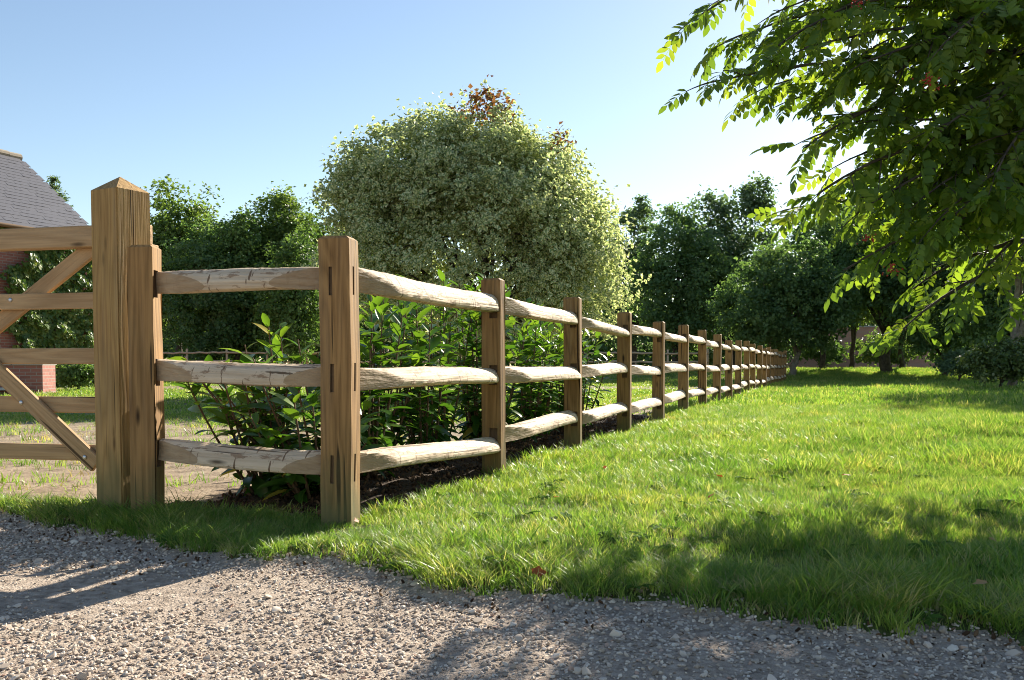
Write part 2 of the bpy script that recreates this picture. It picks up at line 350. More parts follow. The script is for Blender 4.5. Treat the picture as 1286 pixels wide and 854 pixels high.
for (a, b_) in (((0, 0, EAVE), (0, RUN, RIDGE)), ((0, 2*RUN, EAVE), (0, RUN, RIDGE))):
    vs_ = [bm.verts.new(p) for p in [(-HLEN-.2, a[1], a[2]-.05), (0, a[1], a[2]-.05), (0, b_[1], b_[2]-.05), (-HLEN-.2, b_[1], b_[2]-.05)]]
    bm.faces.new(vs_)
roof = link('roof', bm_mesh('roof', bm), M['slate'], house)
sm = bm_mesh('slate', box_bm(.247, .32, .012)); sm.materials.append(M['slate'])
slate_more = Acc(); ns = 0
ex = .2; nrow = int(slen/ex)
base_v = np.array([(x*.1235, y*.16, z*.006) for x in (-1, 1) for y in (-1, 1) for z in (-1, 1)], float)
base_f = np.array([(0, 1, 3, 2), (4, 6, 7, 5), (0, 4, 5, 1), (2, 3, 7, 6), (0, 2, 6, 4), (1, 5, 7, 3)])
for r_ in range(nrow+1):
    s0 = r_*ex+.10
    for c_ in range(int(HLEN/.25)):
        x = -.125-c_*.25-(r_ % 2)*.125
        tilt = pit+.03*random.uniform(-1, 1)-.035; yaw = random.uniform(-.012, .012)
        loc = (x, s0*math.cos(pit), EAVE+s0*math.sin(pit)+.01+random.uniform(0, .004))
        if s0+.16 > slen-.01: continue
        if c_*.25 < 4.6-3.2*r_/nrow and ns < 298:
            link('slate', sm, None, roof, loc, (tilt, 0, yaw)); ns += 1
        else:
            R_ = np.array(Euler((tilt, 0, yaw)).to_matrix()); slate_more.add(base_v@R_.T+np.array(loc), base_f)
tag(link('slate_courses', slate_more.mesh('slate_courses'), M['slate'], roof), kind='stuff')
gm = np_mesh('gutter', *tube([(x, -.06, EAVE-.06) for x in np.linspace(-HLEN, .02, 8)], [.06]*8, 8), smooth=True); link('gutter', gm, M['dark'], house)
rt = bmesh.new()
rm = bmesh.ops.create_cone(rt, cap_ends=True, segments=10, radius1=.13, radius2=.13, depth=.44)
bmesh.ops.rotate(rt, verts=rt.verts, cent=(0,0,0), matrix=Matrix.Rotation(R(90), 3, 'Y'))
rtm = bm_mesh('ridge_tile', rt); rtm.materials.append(M['ridge'])
for k in range(int(HLEN/.45)): link('ridge_tile', rtm, None, roof, (-.24-k*.45, RUN, RIDGE-.02+random.uniform(-.012, .012)), (0, random.uniform(-.02, .02), 0))
# ivy on the right-hand half of that wall
def leaves_mesh(name, P, Nrm, Tip, size, width, tint, fold=.25, edge_attr=False):
    """folded two-triangle leaves: P base, Tip direction, Nrm normal"""
    n = len(P); size = np.broadcast_to(size, (n,))[:, None]
    Tip = nz(Tip-Nrm*(Tip*Nrm).sum(1, keepdims=True)); S = np.cross(Nrm, Tip)
    t = P+Tip*size; mid = P+Tip*size*.42
    l = mid+S*size*width+Nrm*size*fold*width; r = mid-S*size*width+Nrm*size*fold*width
    V = np.stack([P, l, t, r], 1).reshape(-1, 3); k = np.arange(n)[:, None]*4
    Fc = np.concatenate([k+np.array([[0, 2, 1]]), k+np.array([[0, 3, 2]])], 0)
    at = {'tint': ('FLOAT', np.repeat(tint, 4).astype(np.float32))}
    if edge_attr: at['edge'] = ('FLOAT', np.tile(np.array([0, 1, .35, 1], np.float32), n))
    return np_mesh(name, V, Fc, at)
M['ivy'] = leaf_mat('ivy_leaf', [(0, (.07, .14, .035)), (.6, (.14, .22, .05)), (1, (.27, .31, .08))], (1.3, 1.3, .6), .42, .4, .5)
n = 11000
u = rng.uniform(-3.8, .0, n); zz = rng.uniform(0, 4.5, n)
lim = -3.0+.4*np.sin(zz*2.1)+.25*np.sin(zz*5.3)
keep = u > lim+rng.uniform(-.25, .1, n); u = u[keep]; zz = zz[keep]; n = len(u)
dep = .05+.22*np.abs(vnoise(u, zz, 2.6, 3))+rng.uniform(0, .1, n)
P = np.stack([u, OH-dep, zz], 1)
Nr = nz(np.stack([rng.normal(0, .45, n), -np.ones(n), rng.normal(.35, .4, n)], 1)); Tp = np.stack([rng.normal(0, .5, n), np.zeros(n), -np.ones(n)], 1)
ivy = thing('ivy', 'dense green ivy climbing the brick house wall', 'climbing plant', (hc[0], hc[1], 0), HA)
tag(link('foliage', leaves_mesh('foliage', P, Nr, Tp, rng.uniform(.10, .17, n), .48, rng.uniform(0, 1, n)), M['ivy'], ivy), kind='stuff')
ac = Acc()
for k in range(7):
    x = -.4-k*.32; pts = [(x+.12*math.sin(z*1.9+k), OH-.02, z) for z in np.linspace(-.05, 4.2, 9)]; ac.add(*tube(pts, np.linspace(.03, .008, 9), 6))
link('stem', ac.mesh('stem', True), M['bark'], ivy)

pc = unproj(54, 497, 20); pz = float(Hgt(pc[0], 20.0))
pl = thing('brick_planter', 'low red brick garden planter with flat stone coping', 'planter', (pc[0], 20.0, pz), R(12))
PW, PD, PH = 2.6, 1.0, .66
quad_uv('wall', [([(-PW, 0, -.1), (0, 0, -.1), (0, 0, PH), (-PW, 0, PH)], (PW, PH+.1)), ([(0, 0, -.1), (0, PD, -.1), (0, PD, PH), (0, 0, PH)], (PD, PH+.1)),
                 ([(0, PD, -.1), (-PW, PD, -.1), (-PW, PD, PH), (0, PD, PH)], (PW, PH+.1)), ([(-PW, PD, -.1), (-PW, 0, -.1), (-PW, 0, PH), (-PW, PD, PH)], (PD, PH+.1))], M['brick'], pl)
for k in range(4): link('coping', bm_mesh('coping', box_bm(.62, PD+.12, .05, .006, (-.29-k*.64, PD/2, PH+.027))), M['coping'], pl)
for k in range(2): link('step', bm_mesh('step', box_bm(.9, .28, .06, .006, (-.75-k*.5, -.15, .14+.24*k))), M['coping'], pl)

# ------------------------------------------------------------------ gate post and gate
def panel(bm, o, u, v, nrm, ub, vb, holes):
    """rectangle o + u*ub + v*vb with recessed holes {(i,j): depth}"""
    o, u, v, nrm = Vector(o), Vector(u), Vector(v), Vector(nrm)
    for i in range(len(ub)-1):
        for j in range(len(vb)-1):
            c = [o+u*ub[i]+v*vb[j], o+u*ub[i+1]+v*vb[j], o+u*ub[i+1]+v*vb[j+1], o+u*ub[i]+v*vb[j+1]]
            dd = holes.get((i, j))
            if not dd: bm.faces.new([bm.verts.new(p) for p in c])
            else:
                b2 = [p-nrm*dd for p in c]
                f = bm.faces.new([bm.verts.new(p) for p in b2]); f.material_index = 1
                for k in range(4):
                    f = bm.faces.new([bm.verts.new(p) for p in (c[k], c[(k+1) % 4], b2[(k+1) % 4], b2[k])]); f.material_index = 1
def post_mesh(name, w, t, h, front=None, right=None, slot_f=(-.01, .05), slot_r=(-.025, .025), cham=.012, low=.12, groove=None, lean=0.0, pyramid=None):
    """post: width w along x (front faces -y), thickness t along y. front/right: slot centre heights, slot half height .058"""
    bm = bmesh.new(); hz = h-cham; hh = .058
    def brk(zs): return sorted(set([-low]+[z-hh for z in (zs or [])]+[z+hh for z in (zs or [])]+[hz]))
    def side(o, u, nrm, wid, zs, slot, extra=None):
        vb = brk(zs); ub = [0, wid]; holes = {}
        if zs:
            a, b_ = slot[0]+wid/2, slot[1]+wid/2; ub = [0, a, b_, wid]
            for z in zs: holes[(1, vb.index(z-hh))] = .03 if len(zs) == 3 and wid > .12 and slot[0] > -.02 or nrm[0] else .014
        if extra:
            a, wd_, dp = extra; ub = [0, a, a+wd_, wid]
            for j in range(len(vb)-1): holes[(1, j)] = dp
        panel(bm, o, u, (0, 0, 1), nrm, ub, vb, holes)
    side((-w/2, -t/2, 0), (1, 0, 0), (0, -1, 0), w, front, slot_f)
    side((w/2, -t/2, 0), (0, 1, 0), (1, 0, 0), t, right, slot_r, groove)
    side((w/2, t/2, 0), (-1, 0, 0), (0, 1, 0), w, front, (-slot_f[1], -slot_f[0]))
    side((-w/2, t/2, 0), (0, -1, 0), (-1, 0, 0), t, right, (-slot_r[1], -slot_r[0]))
    a = [(-w/2, -t/2), (w/2, -t/2), (w/2, t/2), (-w/2, t/2)]
    if pyramid:
        bot = [bm.verts.new((x, y, hz)) for x, y in a]; top = bm.verts.new((0, 0, hz+pyramid))
        for k in range(4): bm.faces.new([bot[k], bot[(k+1) % 4], top])
    else:
        bot = [bm.verts.new((x, y, hz)) for x, y in a]; top = [bm.verts.new((x-math.copysign(cham*1.3, x), y-math.copysign(cham*1.0, y), h)) for x, y in a]
        for k in range(4): bm.faces.new([bot[k], bot[(k+1) % 4], top[(k+1) % 4], top[k]])
        bm.faces.new(top)
    bmesh.ops.remove_doubles(bm, verts=bm.verts, dist=.0004)
    # slightly eased arrises
    bm.edges.ensure_lookup_table()
    es = [e for e in bm.edges if len(e.link_faces) == 2 and abs(e.verts[0].co.z-e.verts[1].co.z) > .02 and e.calc_face_angle(0) > 1.2 and abs(abs(e.verts[0].co.x)-w/2) < 1e-3 and abs(abs(e.verts[0].co.y)-t/2) < 1e-3]
    bmesh.ops.bevel(bm, geom=es, offset=.006, segments=2, affect='EDGES')
    pj = [random.uniform(0, 6) for _ in range(4)]
    for v in bm.verts:
        z = v.co.z; v.co.x += lean*max(0, z)+.0025*math.sin(z*6+pj[0])+.0015*math.sin(z*17+pj[1]); v.co.y += .002*math.sin(z*5+pj[2])
    return bm_mesh(name, bm)
gpx, gpY = unproj(153, 600, 4.08)[0], 4.08
gz = float(Hgt(gpx, gpY))
me = post_mesh('gate_post', .178, .178, unproj(153, 236, gpY)[1]-gz, groove=(.082, .004, .02), pyramid=.07, low=.15)
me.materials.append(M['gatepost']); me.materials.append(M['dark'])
gp = tag(link('gate_post', me, None, None, (gpx, gpY+.04, gz), (0, 0, -R(29))), 'thick square timber gate post with a pointed pyramid top', 'gate post')

GD = np.array([-.975, .222])      # gate runs away to the left
gO = np.array([gpx+.03, gpY+.27])
gang = math.atan2(GD[1], GD[0])
gate = thing('field_gate', 'five bar timber field gate with diagonal braces and steel bolts', 'gate', (gO[0], gO[1], 0), gang)
# local x runs along the gate from the post; local +y = towards the camera side
def plank(name, L_, th, hgt, loc, rot=(0,0,0), bev=.004):
    return link(name, bm_mesh(name, box_bm(L_, th, hgt, bev, (L_/2, 0, 0))), M['gate'], gate, loc, rot)
GL = 2.7
def gzv(py): return unproj(118, py, gO[1]+.02)[1]
zs = [gzv(296), gzv(376.5), gzv(447), gzv(509), gzv(570)]
plank('top_rail', GL, .07, .102, (0, 0, zs[0]))
for k in range(1, 5): plank('rail', GL, .026, .078, (0, 0, zs[k]))
link('stile', bm_mesh('stile', box_bm(.07, .06, zs[0]-zs[4]+.02, .004, (.03, -.045, (zs[0]+zs[4])/2-.05))), M['gate'], gate)
link('stile', bm_mesh('stile', box_bm(.09, .06, zs[0]-zs[4]+.02, .004, (GL-.05, -.045, (zs[0]+zs[4])/2-.05))), M['gate'], gate)
def brace(x0, z0, x1, z1, y, wdt=.082):
    L_ = math.hypot(x1-x0, z1-z0); plank('brace', L_, .026, wdt, (x0, y, z0), (0, -math.atan2(z1-z0, x1-x0), 0))
def glx(px):   # local x along the gate of picture column px
    a = (px-W/2)/F; return (gO[1]*a-gO[0])/(GD[0]-a*GD[1])
def glp(px, py):
    s = glx(px); y = gO[1]+GD[1]*s; return s, unproj(px, py, y)[1]
a, b_ = glp(112, 312), glp(2, 400); k = (b_[1]-a[1])/(b_[0]-a[0]); q = (zs[4]-a[1])/k; brace(a[0]-.02, a[1]-.02*k, a[0]+q, a[1]+q*k, -.031)
a, b_ = glp(121, 579), glp(2, 464); k = (b_[1]-a[1])/(b_[0]-a[0]); q = (zs[0]-.03-a[1])/k; brace(a[0]-.02, a[1]-.02*k, a[0]+q, a[1]+q*k, .032)
bb = bmesh.new(); bmesh.ops.create_uvsphere(bb, u_segments=10, v_segments=6, radius=.011)
for v in bb.verts: v.co.y *= .5
bom = bm_mesh('bolt', bb, True); bom.materials.append(M['bolt'])
for (px, py, y) in ((18, 377, .015), (35, 505, .048), (113, 573, .048)):
    s, z = glp(px, py); link('bolt', bom, None, gate, (s, y, z))

# ------------------------------------------------------------------ the cleft post-and-rail fence
fence = thing('post_and_rail_fence', 'long cleft timber post and rail fence beside the lawn', 'fence', (P0[0], P0[1], 0), -TH)
RZ = [.25, .625, 1.02]
def rail_mesh(name, L_, seed, near=True, far=True, sag=0.0, rise=0.0, ry=.060, rx=.056, facecut=-.012, y0=.015, cut2=False, cutk=.17):
    cutk = cutk*random.uniform(.8, 1.3)
    rg = np.random.default_rng(seed); ns_, m = 64, 22
    ys = np.linspace(y0, L_-.015, ns_); th = np.linspace(0, 2*np.pi, m, endpoint=False)
    ph = rg.uniform(0, 6, 6)
    V = np.zeros((ns_, m, 3)); cut = np.full((ns_, m), -1.0)
    for i, y in enumerate(ys):
        k = y/L_
        rad = 1+.02*np.sin(3*k*3+ph[0])+.018*np.sin(19*k+ph[1])
        sh = 1+.05*np.sin(2*th+ph[2]+k*1.5)+.03*np.sin(3*th+ph[3]+k*2)+.014*rg.standard_normal(m)+.015*np.sin(5*th+ph[4]+k*3)
        x = rx*rad*np.cos(th)*sh; z = ry*rad*np.sin(th)*sh
        # flat cleft back on the paddock side and a flatter underside, round and upward on the lawn side
        x = np.maximum(x, -.032); z = np.where(z < -.04, -.04-.3*(-.04-z), z)
        ex, ez = x.copy(), z.copy()
        x = ex = ex-.32*ez
        a_ = .10 ; x = ex*math.cos(a_)-ez*math.sin(a_); z = ex*math.sin(a_)+ez*math.cos(a_)
        # scarfed ends
        if near:
            lim = facecut+(y-.05)*cutk+.003*np.sin(z*40+ph[4])
            cut[i] = np.maximum(cut[i], x-lim); x = np.minimum(x, lim); z = z*min(1, .97+y*.3)
        if far:
            e = L_-y
            x = np.maximum(x, -(.012+e*.25)); sc_ = min(1, .965+e*1.1); z = z*sc_; x = np.where(x > 0, x*min(1, .85+e*1.6), x)
            if cut2: lim = facecut+(e-.05)*cutk; cut[i] = np.maximum(cut[i], x-lim); x = np.minimum(x, lim)
        bend = sag*4*k*(1-k)+.005*math.sin(5*k+ph[5])
        V[i, :, 0] = x+.006*math.sin(4*k+ph[1])+(.014*(1-k)-.010*k if far else 0); V[i, :, 1] = y; V[i, :, 2] = z-bend+rise*k
    V = V.reshape(-1, 3)
    i = np.arange(ns_-1)[:, None]*m; j = np.arange(m)[None, :]; j2 = (j+1) % m
    Fq = np.stack([i+j, i+m+j, i+m+j2, i+j2], -1).reshape(-1, 4)
    c0 = len(V); V = np.concatenate([V, V[:m].mean(0)[None], V[-m:].mean(0)[None]])
    caps = [(c0, j, (j+1) % m, (j+1) % m) for j in range(m)]
    me = bpy.data.meshes.new(name)
    b0 = (ns_-1)*m
    me.from_pydata(V.tolist(), [], [tuple(f) for f in Fq.tolist()]+[(c0, j, (j+1) % m) for j in range(m)]+[(c0+1, b0+(j+1) % m, b0+j) for j in range(m)])
    me.update(); me.polygons.foreach_set('use_smooth', np.ones(len(me.polygons), bool))
    me.set_sharp_from_angle(angle=R(32))
    me.materials.append(M['rail'])
    at = me.attributes.new('cut', 'FLOAT', 'POINT'); at.data.foreach_set('value', np.concatenate([np.clip(.5+cut.reshape(-1)*20, 0, 1), [1, 1]]).astype(np.float32)); return me
pv = []
for k in range(5):
    pm = post_mesh('post', .125+.006*random.uniform(-1, 1), .078, 1.2, front=RZ, slot_f=(-.012, .040), lean=random.uniform(-.004, .004))
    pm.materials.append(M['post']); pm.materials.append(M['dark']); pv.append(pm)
cpm = post_mesh('post', .132, .105, 1.2, front=[z-.004 for z in RZ], right=RZ, slot_f=(-.024, -.009), slot_r=(-.018, .0)); cpm.materials.append(M['post']); cpm.materials.append(M['dark'])
def toloc(x, y):   # world -> fence local
    return ((x-P0[0])*Nv[0]+(y-P0[1])*Nv[1], (x-P0[0])*Dv[0]+(y-P0[1])*Dv[1])
gzk = [float(Hgt(*(P0+Dv*BAY*k))) for k in range(NPOST)]
link('post', cpm, None, fence, (0, 0, -.01), (0, 0, R(9)))
for k in range(1, NPOST):
    link('post', pv[k % 5], None, fence, (random.uniform(-.014, .014), BAY*k+random.uniform(-.02, .02), gzk[k]-.015+random.uniform(-.025, .015)), (random.uniform(-.010, .010), random.uniform(-.012, .012), random.uniform(-.07, .07)+(math.pi if k % 2 and False else 0)))
rvars = [rail_mesh('rail', BAY, 100+k, rx=random.uniform(.050, .060), ry=random.uniform(.053, .064), sag=random.uniform(-.004, .004)) for k in range(16)]
for k in range(NPOST-1):
    for j, z in enumerate(RZ):
        dz = (gzk[k]+gzk[k+1])/2*.6
        link('rail', rvars[(k*3+j*5+(k//4)) % 16], None, fence, (0, BAY*k, z+dz-.01+random.uniform(-.014, .014)), (random.uniform(-.012, .012)-(.028 if (j == 0 and k == 0) else 0), random.uniform(-.12, .12), 0))
# the short return to the gate post: end post and three rails
tpx = unproj(186, 600, 3.95)[0]; tl = toloc(tpx, 3.95)
tpm = post_mesh('post', .108, .092, 1.195, right=[z+.01 for z in (RZ[0]+.04, RZ[1]+.015, RZ[2])], slot_r=(-.035, .01)); tpm.materials.append(M['post']); tpm.materials.append(M['dark'])
link('post', tpm, None, fence, (tl[0], tl[1], float(Hgt(tpx, 3.95))-.01), (0, 0, TH-R(2)))
dx, dy = -tl[0], -tl[1]; Lb = math.hypot(dx, dy)
for j, (za, zb) in enumerate(((RZ[0]+.045, RZ[0]-.005), (RZ[1]+.012, RZ[1]-.005), (RZ[2], RZ[2]))):
    rmx = rail_mesh('rail', Lb, 300+j, near=True, far=True, sag=.004, rx=.045, ry=.055, facecut=.0, y0=.05, cut2=True, cutk=.22)
    # local y of the rail runs from the end post to the corner post, round side towards the camera
    link('rail', rmx, None, fence, (tl[0]+.0, tl[1]+.012, za), (math.atan2(zb-za, Lb), 0, math.atan2(dy, dx)-math.pi/2))

# ------------------------------------------------------------------ far rail fence across the paddock
FY = 41.0
ff = thing('rail_fence', 'low two rail timber fence far across the paddock', 'fence', (0, FY, 0))
xs = np.arange(-18.2, 9.5, 1.8)
bmz = bmesh.new(); bmesh.ops.create_cone(bmz, cap_ends=True, segments=10, radius1=.055, radius2=.05, depth=1.2); fpm = bm_mesh('post', bmz, True); fpm.materials.append(M['farrail'])
acr = tube([(x, .02*math.sin(x*9), .015*math.sin(x*7)) for x in np.linspace(0, 1.8, 7)], [.045]*7, 8); frm = np_mesh('rail', *acr, smooth=True); frm.materials.append(M['farrail'])
for i, x in enumerate(xs):
    gh = float(Hgt(x, FY)); link('post', fpm, None, ff, (x, 0, gh+.45), (random.uniform(-.02, .02), random.uniform(-.02, .02), 0))
    if i < len(xs)-1:
        for z in (.47, .86): link('rail', frm, None, ff, (x, -.06, gh+z), (random.uniform(-3, 3), math.atan2(-(float(Hgt(x+1.8, FY))-gh), 1.8), 0))

# ------------------------------------------------------------------ trees
G_DARK = [(0, (.07, .135, .058)), (.5, (.12, .20, .08)), (1, (.185, .26, .09))]
G_MID = [(0, (.075, .13, .042)), (.5, (.13, .205, .058)), (1, (.20, .265, .07))]
G_LIGHT = [(0, (.075, .14, .045)), (.5, (.13, .215, .062)), (1, (.19, .27, .075))]
M['l_dark'] = leaf_mat('leaf_dark', G_DARK, (1.35, 1.4, .65), .5)
M['l_mid'] = leaf_mat('leaf_mid', G_MID, (1.35, 1.35, .6), .48)
M['l_light'] = leaf_mat('leaf_light', G_LIGHT, (1.25, 1.3, .65), .42)
M['l_blue'] = leaf_mat('leaf_bluegreen', [(0, (.065, .11, .06)), (.5, (.11, .175, .09)), (1, (.17, .235, .115))], (1.3, 1.35, .7), .45)
M['l_maple'] = leaf_mat('leaf_variegated', [(0, (.14, .22, .10)), (.5, (.21, .30, .14)), (.9, (.29, .36, .18)), (.97, (.22, .10, .045))], (1.12, 1.15, .7), .44, .5, .3, edge=(.68, .69, .43))
M['l_varie'] = leaf_mat('leaf_speckled', [(0, (.05, .10, .03)), (.7, (.12, .17, .05)), (1, (.40, .42, .22))], (1.2, 1.2, .6), .3, .4, .5)

def crown_pts(lobes, nleaf, rg, clump_r, per):
    nc = max(8, nleaf//per); w = np.array([(l[3]*l[4]*l[5])**.67 for l in lobes]); w /= w.sum()
    li = rg.choice(len(lobes), nc, p=w); Lb_ = np.array(lobes, float)[li]
    d = nz(rg.standard_normal((nc, 3))); rr = rg.uniform(.25, 1, nc)**.38
    ph = rg.uniform(0, 6, 3)
    bump = 1+.10*np.sin(d[:, 0]*5+ph[0])+.10*np.sin(d[:, 2]*6+ph[1]+d[:, 1]*3)+.08*rg.standard_normal(nc)
    C = Lb_[:, :3]+d*Lb_[:, 3:]*(rr*bump)[:, None]
    return C, d
def make_tree(name, label, cat, X, Y, lobes, nleaf, lsize, mat, trunk=(.16, 2.0), bark='bark', seed=1, clump=.42, per=55, group=None, width=.38, upright=.45, stems=1, limbs=16, edge=False, tintfix=None, droop=.5, sink=.05, lean=0.0):
    rg = np.random.default_rng(seed); z0 = float(Hgt(X, Y))
    root = thing(name, label, cat, (X, Y, z0), 0, group)
    C, d = crown_pts(lobes, nleaf, rg, clump, per)
    zmin = min(l[2]-l[5] for l in lobes)
    C[:, 2] = np.maximum(C[:, 2], max(.15, zmin))
    nc = len(C); idx = np.repeat(np.arange(nc), per); n = len(idx)
    cr = clump*rg.uniform(.6, 1.35, nc)
    P = C[idx]+rg.standard_normal((n, 3))*np.stack([cr, cr, cr*.7], 1)[idx]*.55
    P[:, 2] = np.maximum(P[:, 2], .06)
    out = d[idx]
    Nr = nz(out*.55+np.array([0, 0, upright])+rg.standard_normal((n, 3))*.55)
    Tp = nz(rg.standard_normal((n, 3))+out*.6+np.array([0, 0, -droop]))
    tint = np.clip(rg.uniform(0, .55, nc)[idx]+rg.uniform(0, .4, n), 0, .93)
    if tintfix is not None: tint = tintfix(P, tint, rg)
    link('crown', leaves_mesh('crown', P, Nr, Tp, lsize*rg.uniform(.7, 1.35, n), width, tint, .3, edge), M[mat], root)
    ac = Acc(); tr, th_ = trunk
    ctr = np.average(C, axis=0)
    for s in range(stems):
        bx, by = (0, 0) if stems == 1 else (tr*2.2*math.cos(s*2.4), tr*2.2*math.sin(s*2.4))
        tx = lean+(0 if stems == 1 else bx*1.2)
        pts = [(bx, by, -sink-.1), (bx*.95, by*.95, .15), (bx+.3*(tx), by, th_*.5), (bx+tx*.7+.05, by*2, th_), (ctr[0]*.6+bx*1.6+tx, ctr[1]*.6+by*1.6, max(th_*1.4, ctr[2])), (ctr[0]+bx*4, ctr[1]+by*4, ctr[2]+(C[:, 2].max()-ctr[2])*.6)]
        # resample smooth
        tt = np.linspace(0, len(pts)-1, 14); pp = np.stack([np.interp(tt, np.arange(len(pts)), np.array(pts)[:, i]) for i in range(3)], 1)
        pp[2:-1, :2] += rg.normal(0, tr*.18, (11, 2))
        rad = tr*np.interp(np.linspace(0, 1, 14), [0, .06, .3, .6, 1], [1.5, 1.05, .9, .55, .12])
        ac.add(*tube(pp, rad, 10, .05, seed))
        for k in range(limbs//stems):
            t0 = rg.integers(5, 11); a = pp[t0]; e = C[rg.integers(nc)]
            q = np.linspace(0, 1, 7)[:, None]; mid = (a+e)/2+np.array([0, 0, .12*np.linalg.norm(e-a)])
            br = (1-q)**2*a+2*q*(1-q)*mid+q*q*e
            ac.add(*tube(br, np.linspace(rad[t0]*.55, .008, 7), 6))
    link('trunk', ac.mesh('trunk', True), M[bark], root)
    return root
def W_(px0, px1, Y): return (px1-px0)/F*Y
def tree_px(name, label, cat, px, ytop, ybot, wpx, Y, shape, **kw):
    """tree placed at picture column px and depth Y; shape = list of relative lobes (dx, dy, z 0..1, rx, ry, rz) in units of half width / height"""
    X = unproj(px, ytop, Y)[0]; z0 = float(Hgt(X, Y)); zt = unproj(px, ytop, Y)[1]-z0; zb = max(.2, unproj(px, ybot, Y)[1]-z0)
    hw = wpx/2/F*Y; hz = zt-zb
    lobes = [(dx*hw, dy*hw, zb+z*hz, rx*hw, ry*hw, rz*hz) for dx, dy, z, rx, ry, rz in shape]
    return make_tree(name, label, cat, X, Y, lobes, **kw)
ROUND = [(0, 0, .5, .8, .8, .48), (-.45, -.2, .42, .5, .5, .36), (.45, .1, .45, .5, .5, .36), (.1, -.4, .4, .5, .5, .36), (.0, .1, .72, .5, .5, .26)]
TALL = [(0, 0, .35, .75, .7, .34), (-.35, -.1, .45, .5, .5, .25), (.38, 0, .4, .5, .5, .27), (-.1, 0, .68, .55, .5, .24), (.15, .1, .86, .35, .35, .13)]
SPIRE = [(0, 0, .25, .8, .8, .25), (.1, 0, .48, .65, .6, .2), (-.1, 0, .68, .48, .45, .18), (.05, 0, .86, .28, .28, .13)]
GB = 'trees beyond the paddock'
tree_px('deciduous_tree', 'tall feathery green tree rising behind the gate post', 'tree', 222, 226, 430, 120, 48, ROUND, nleaf=20000, lsize=.19, mat='l_mid', trunk=(.2, 3), seed=11, clump=.5)
tree_px('deciduous_tree', 'broad dark rounded tree behind the return fence rails', 'tree', 268, 276, 462, 165, 44.5, ROUND, nleaf=26000, lsize=.17, mat='l_dark', trunk=(.18, 1.2), seed=12, clump=.42)
tree_px('deciduous_tree', 'tall open crowned green tree left of the pale variegated tree', 'tree', 352, 230, 420, 108, 47, ROUND, nleaf=18000, lsize=.18, mat='l_mid', trunk=(.2, 3), seed=13, clump=.5)
tree_px('deciduous_tree', 'small bright green tree behind the corner fence post', 'tree', 372, 284, 455, 92, 40, ROUND, nleaf=14000, lsize=.15, mat='l_light', trunk=(.13, 1.5), seed=14, clump=.4)
tree_px('deciduous_tree', 'mid green leafy tree filling the gap behind the broad dark tree', 'tree', 296, 262, 450, 90, 44, TALL, nleaf=13000, lsize=.17, mat='l_light', trunk=(.18, 2), seed=34, clump=.45)
tree_px('deciduous_tree', 'rounded green tree close against the variegated tree', 'tree', 405, 262, 455, 90, 45, ROUND, nleaf=13000, lsize=.17, mat='l_mid', trunk=(.16, 1.5), seed=35, clump=.42)
tree_px('deciduous_tree', 'dim green tree in the shade behind the variegated tree', 'tree', 470, 300, 455, 150, 50, ROUND, nleaf=9000, lsize=.22, mat='l_dark', trunk=(.2, 2), seed=15, clump=.5)
tree_px('deciduous_tree', 'pale blue green tree just right of the variegated tree', 'tree', 797, 240, 440, 100, 56, TALL, nleaf=13000, lsize=.2, mat='l_blue', trunk=(.18, 3), seed=16, clump=.42)
tree_px('deciduous_tree', 'dark green tree between pale blue green tree and pointed tree', 'tree', 850, 252, 448, 135, 47, ROUND, nleaf=17000, lsize=.18, mat='l_dark', trunk=(.2, 2), seed=17, clump=.5)
tree_px('deciduous_tree', 'big dark pointed tree above the far end of the fence', 'tree', 922, 226, 440, 150, 50, [(0, 0, .35, .85, .8, .36), (-.45, 0, .55, .45, .4, .26), (.35, 0, .66, .4, .4, .3), (-.3, 0, .78, .3, .3, .16), (.36, 0, .88, .2, .2, .14)], nleaf=20000, lsize=.19, mat='l_blue', trunk=(.22, 2), seed=18, clump=.5)
tree_px('deciduous_tree', 'dome shaped dark tree with pale trunk at fence end', 'tree', 985, 296, 432, 190, 39, [(0, 0, .4, .85, .8, .42), (-.5, -.2, .3, .45, .5, .3), (.5, 0, .35, .45, .5, .34), (.05, -.3, .6, .55, .5, .32)], nleaf=30000, lsize=.14, mat='l_dark', bark='bark_pale', trunk=(.17, 1.2), seed=19, clump=.36, stems=2)
tree_px('woodland_tree', 'slim dark trunked tree just beyond the pale trunk', 'tree', 1036, 262, 408, 120, 43, ROUND, nleaf=11000, lsize=.18, mat='l_dark', trunk=(.14, 2.2), seed=20, clump=.45)
tree_px('woodland_tree', 'slender leaning trunk tree in front of pink wall', 'tree', 1072, 240, 404, 130, 46, ROUND, nleaf=11000, lsize=.18, mat='l_mid', trunk=(.13, 2.4), seed=21, clump=.45, lean=.3)
tree_px('woodland_tree', 'thick dark trunk tree under the hanging rowan boughs', 'tree', 1116, 220, 396, 150, 41, ROUND, nleaf=15000, lsize=.17, mat='l_dark', trunk=(.27, 2.4), seed=22, clump=.45)
tree_px('woodland_tree', 'thin trunk tree beside the thick dark trunk', 'tree', 1136, 260, 404, 100, 44, ROUND, nleaf=9000, lsize=.18, mat='l_dark', trunk=(.13, 2.4), seed=23, clump=.45, lean=-.25)
tree_px('woodland_tree', 'dense dark evergreen tree reaching to the ground behind the lawn', 'tree', 1190, 250, 462, 150, 39, ROUND, nleaf=24000, lsize=.15, mat='l_dark', trunk=(.2, 1), seed=24, clump=.45)
tree_px('woodland_tree', 'dense dark evergreen tree beside the leafy bush', 'tree', 1272, 200, 462, 150, 36, ROUND, nleaf=22000, lsize=.15, mat='l_dark', trunk=(.2, 1), seed=25, clump=.45)
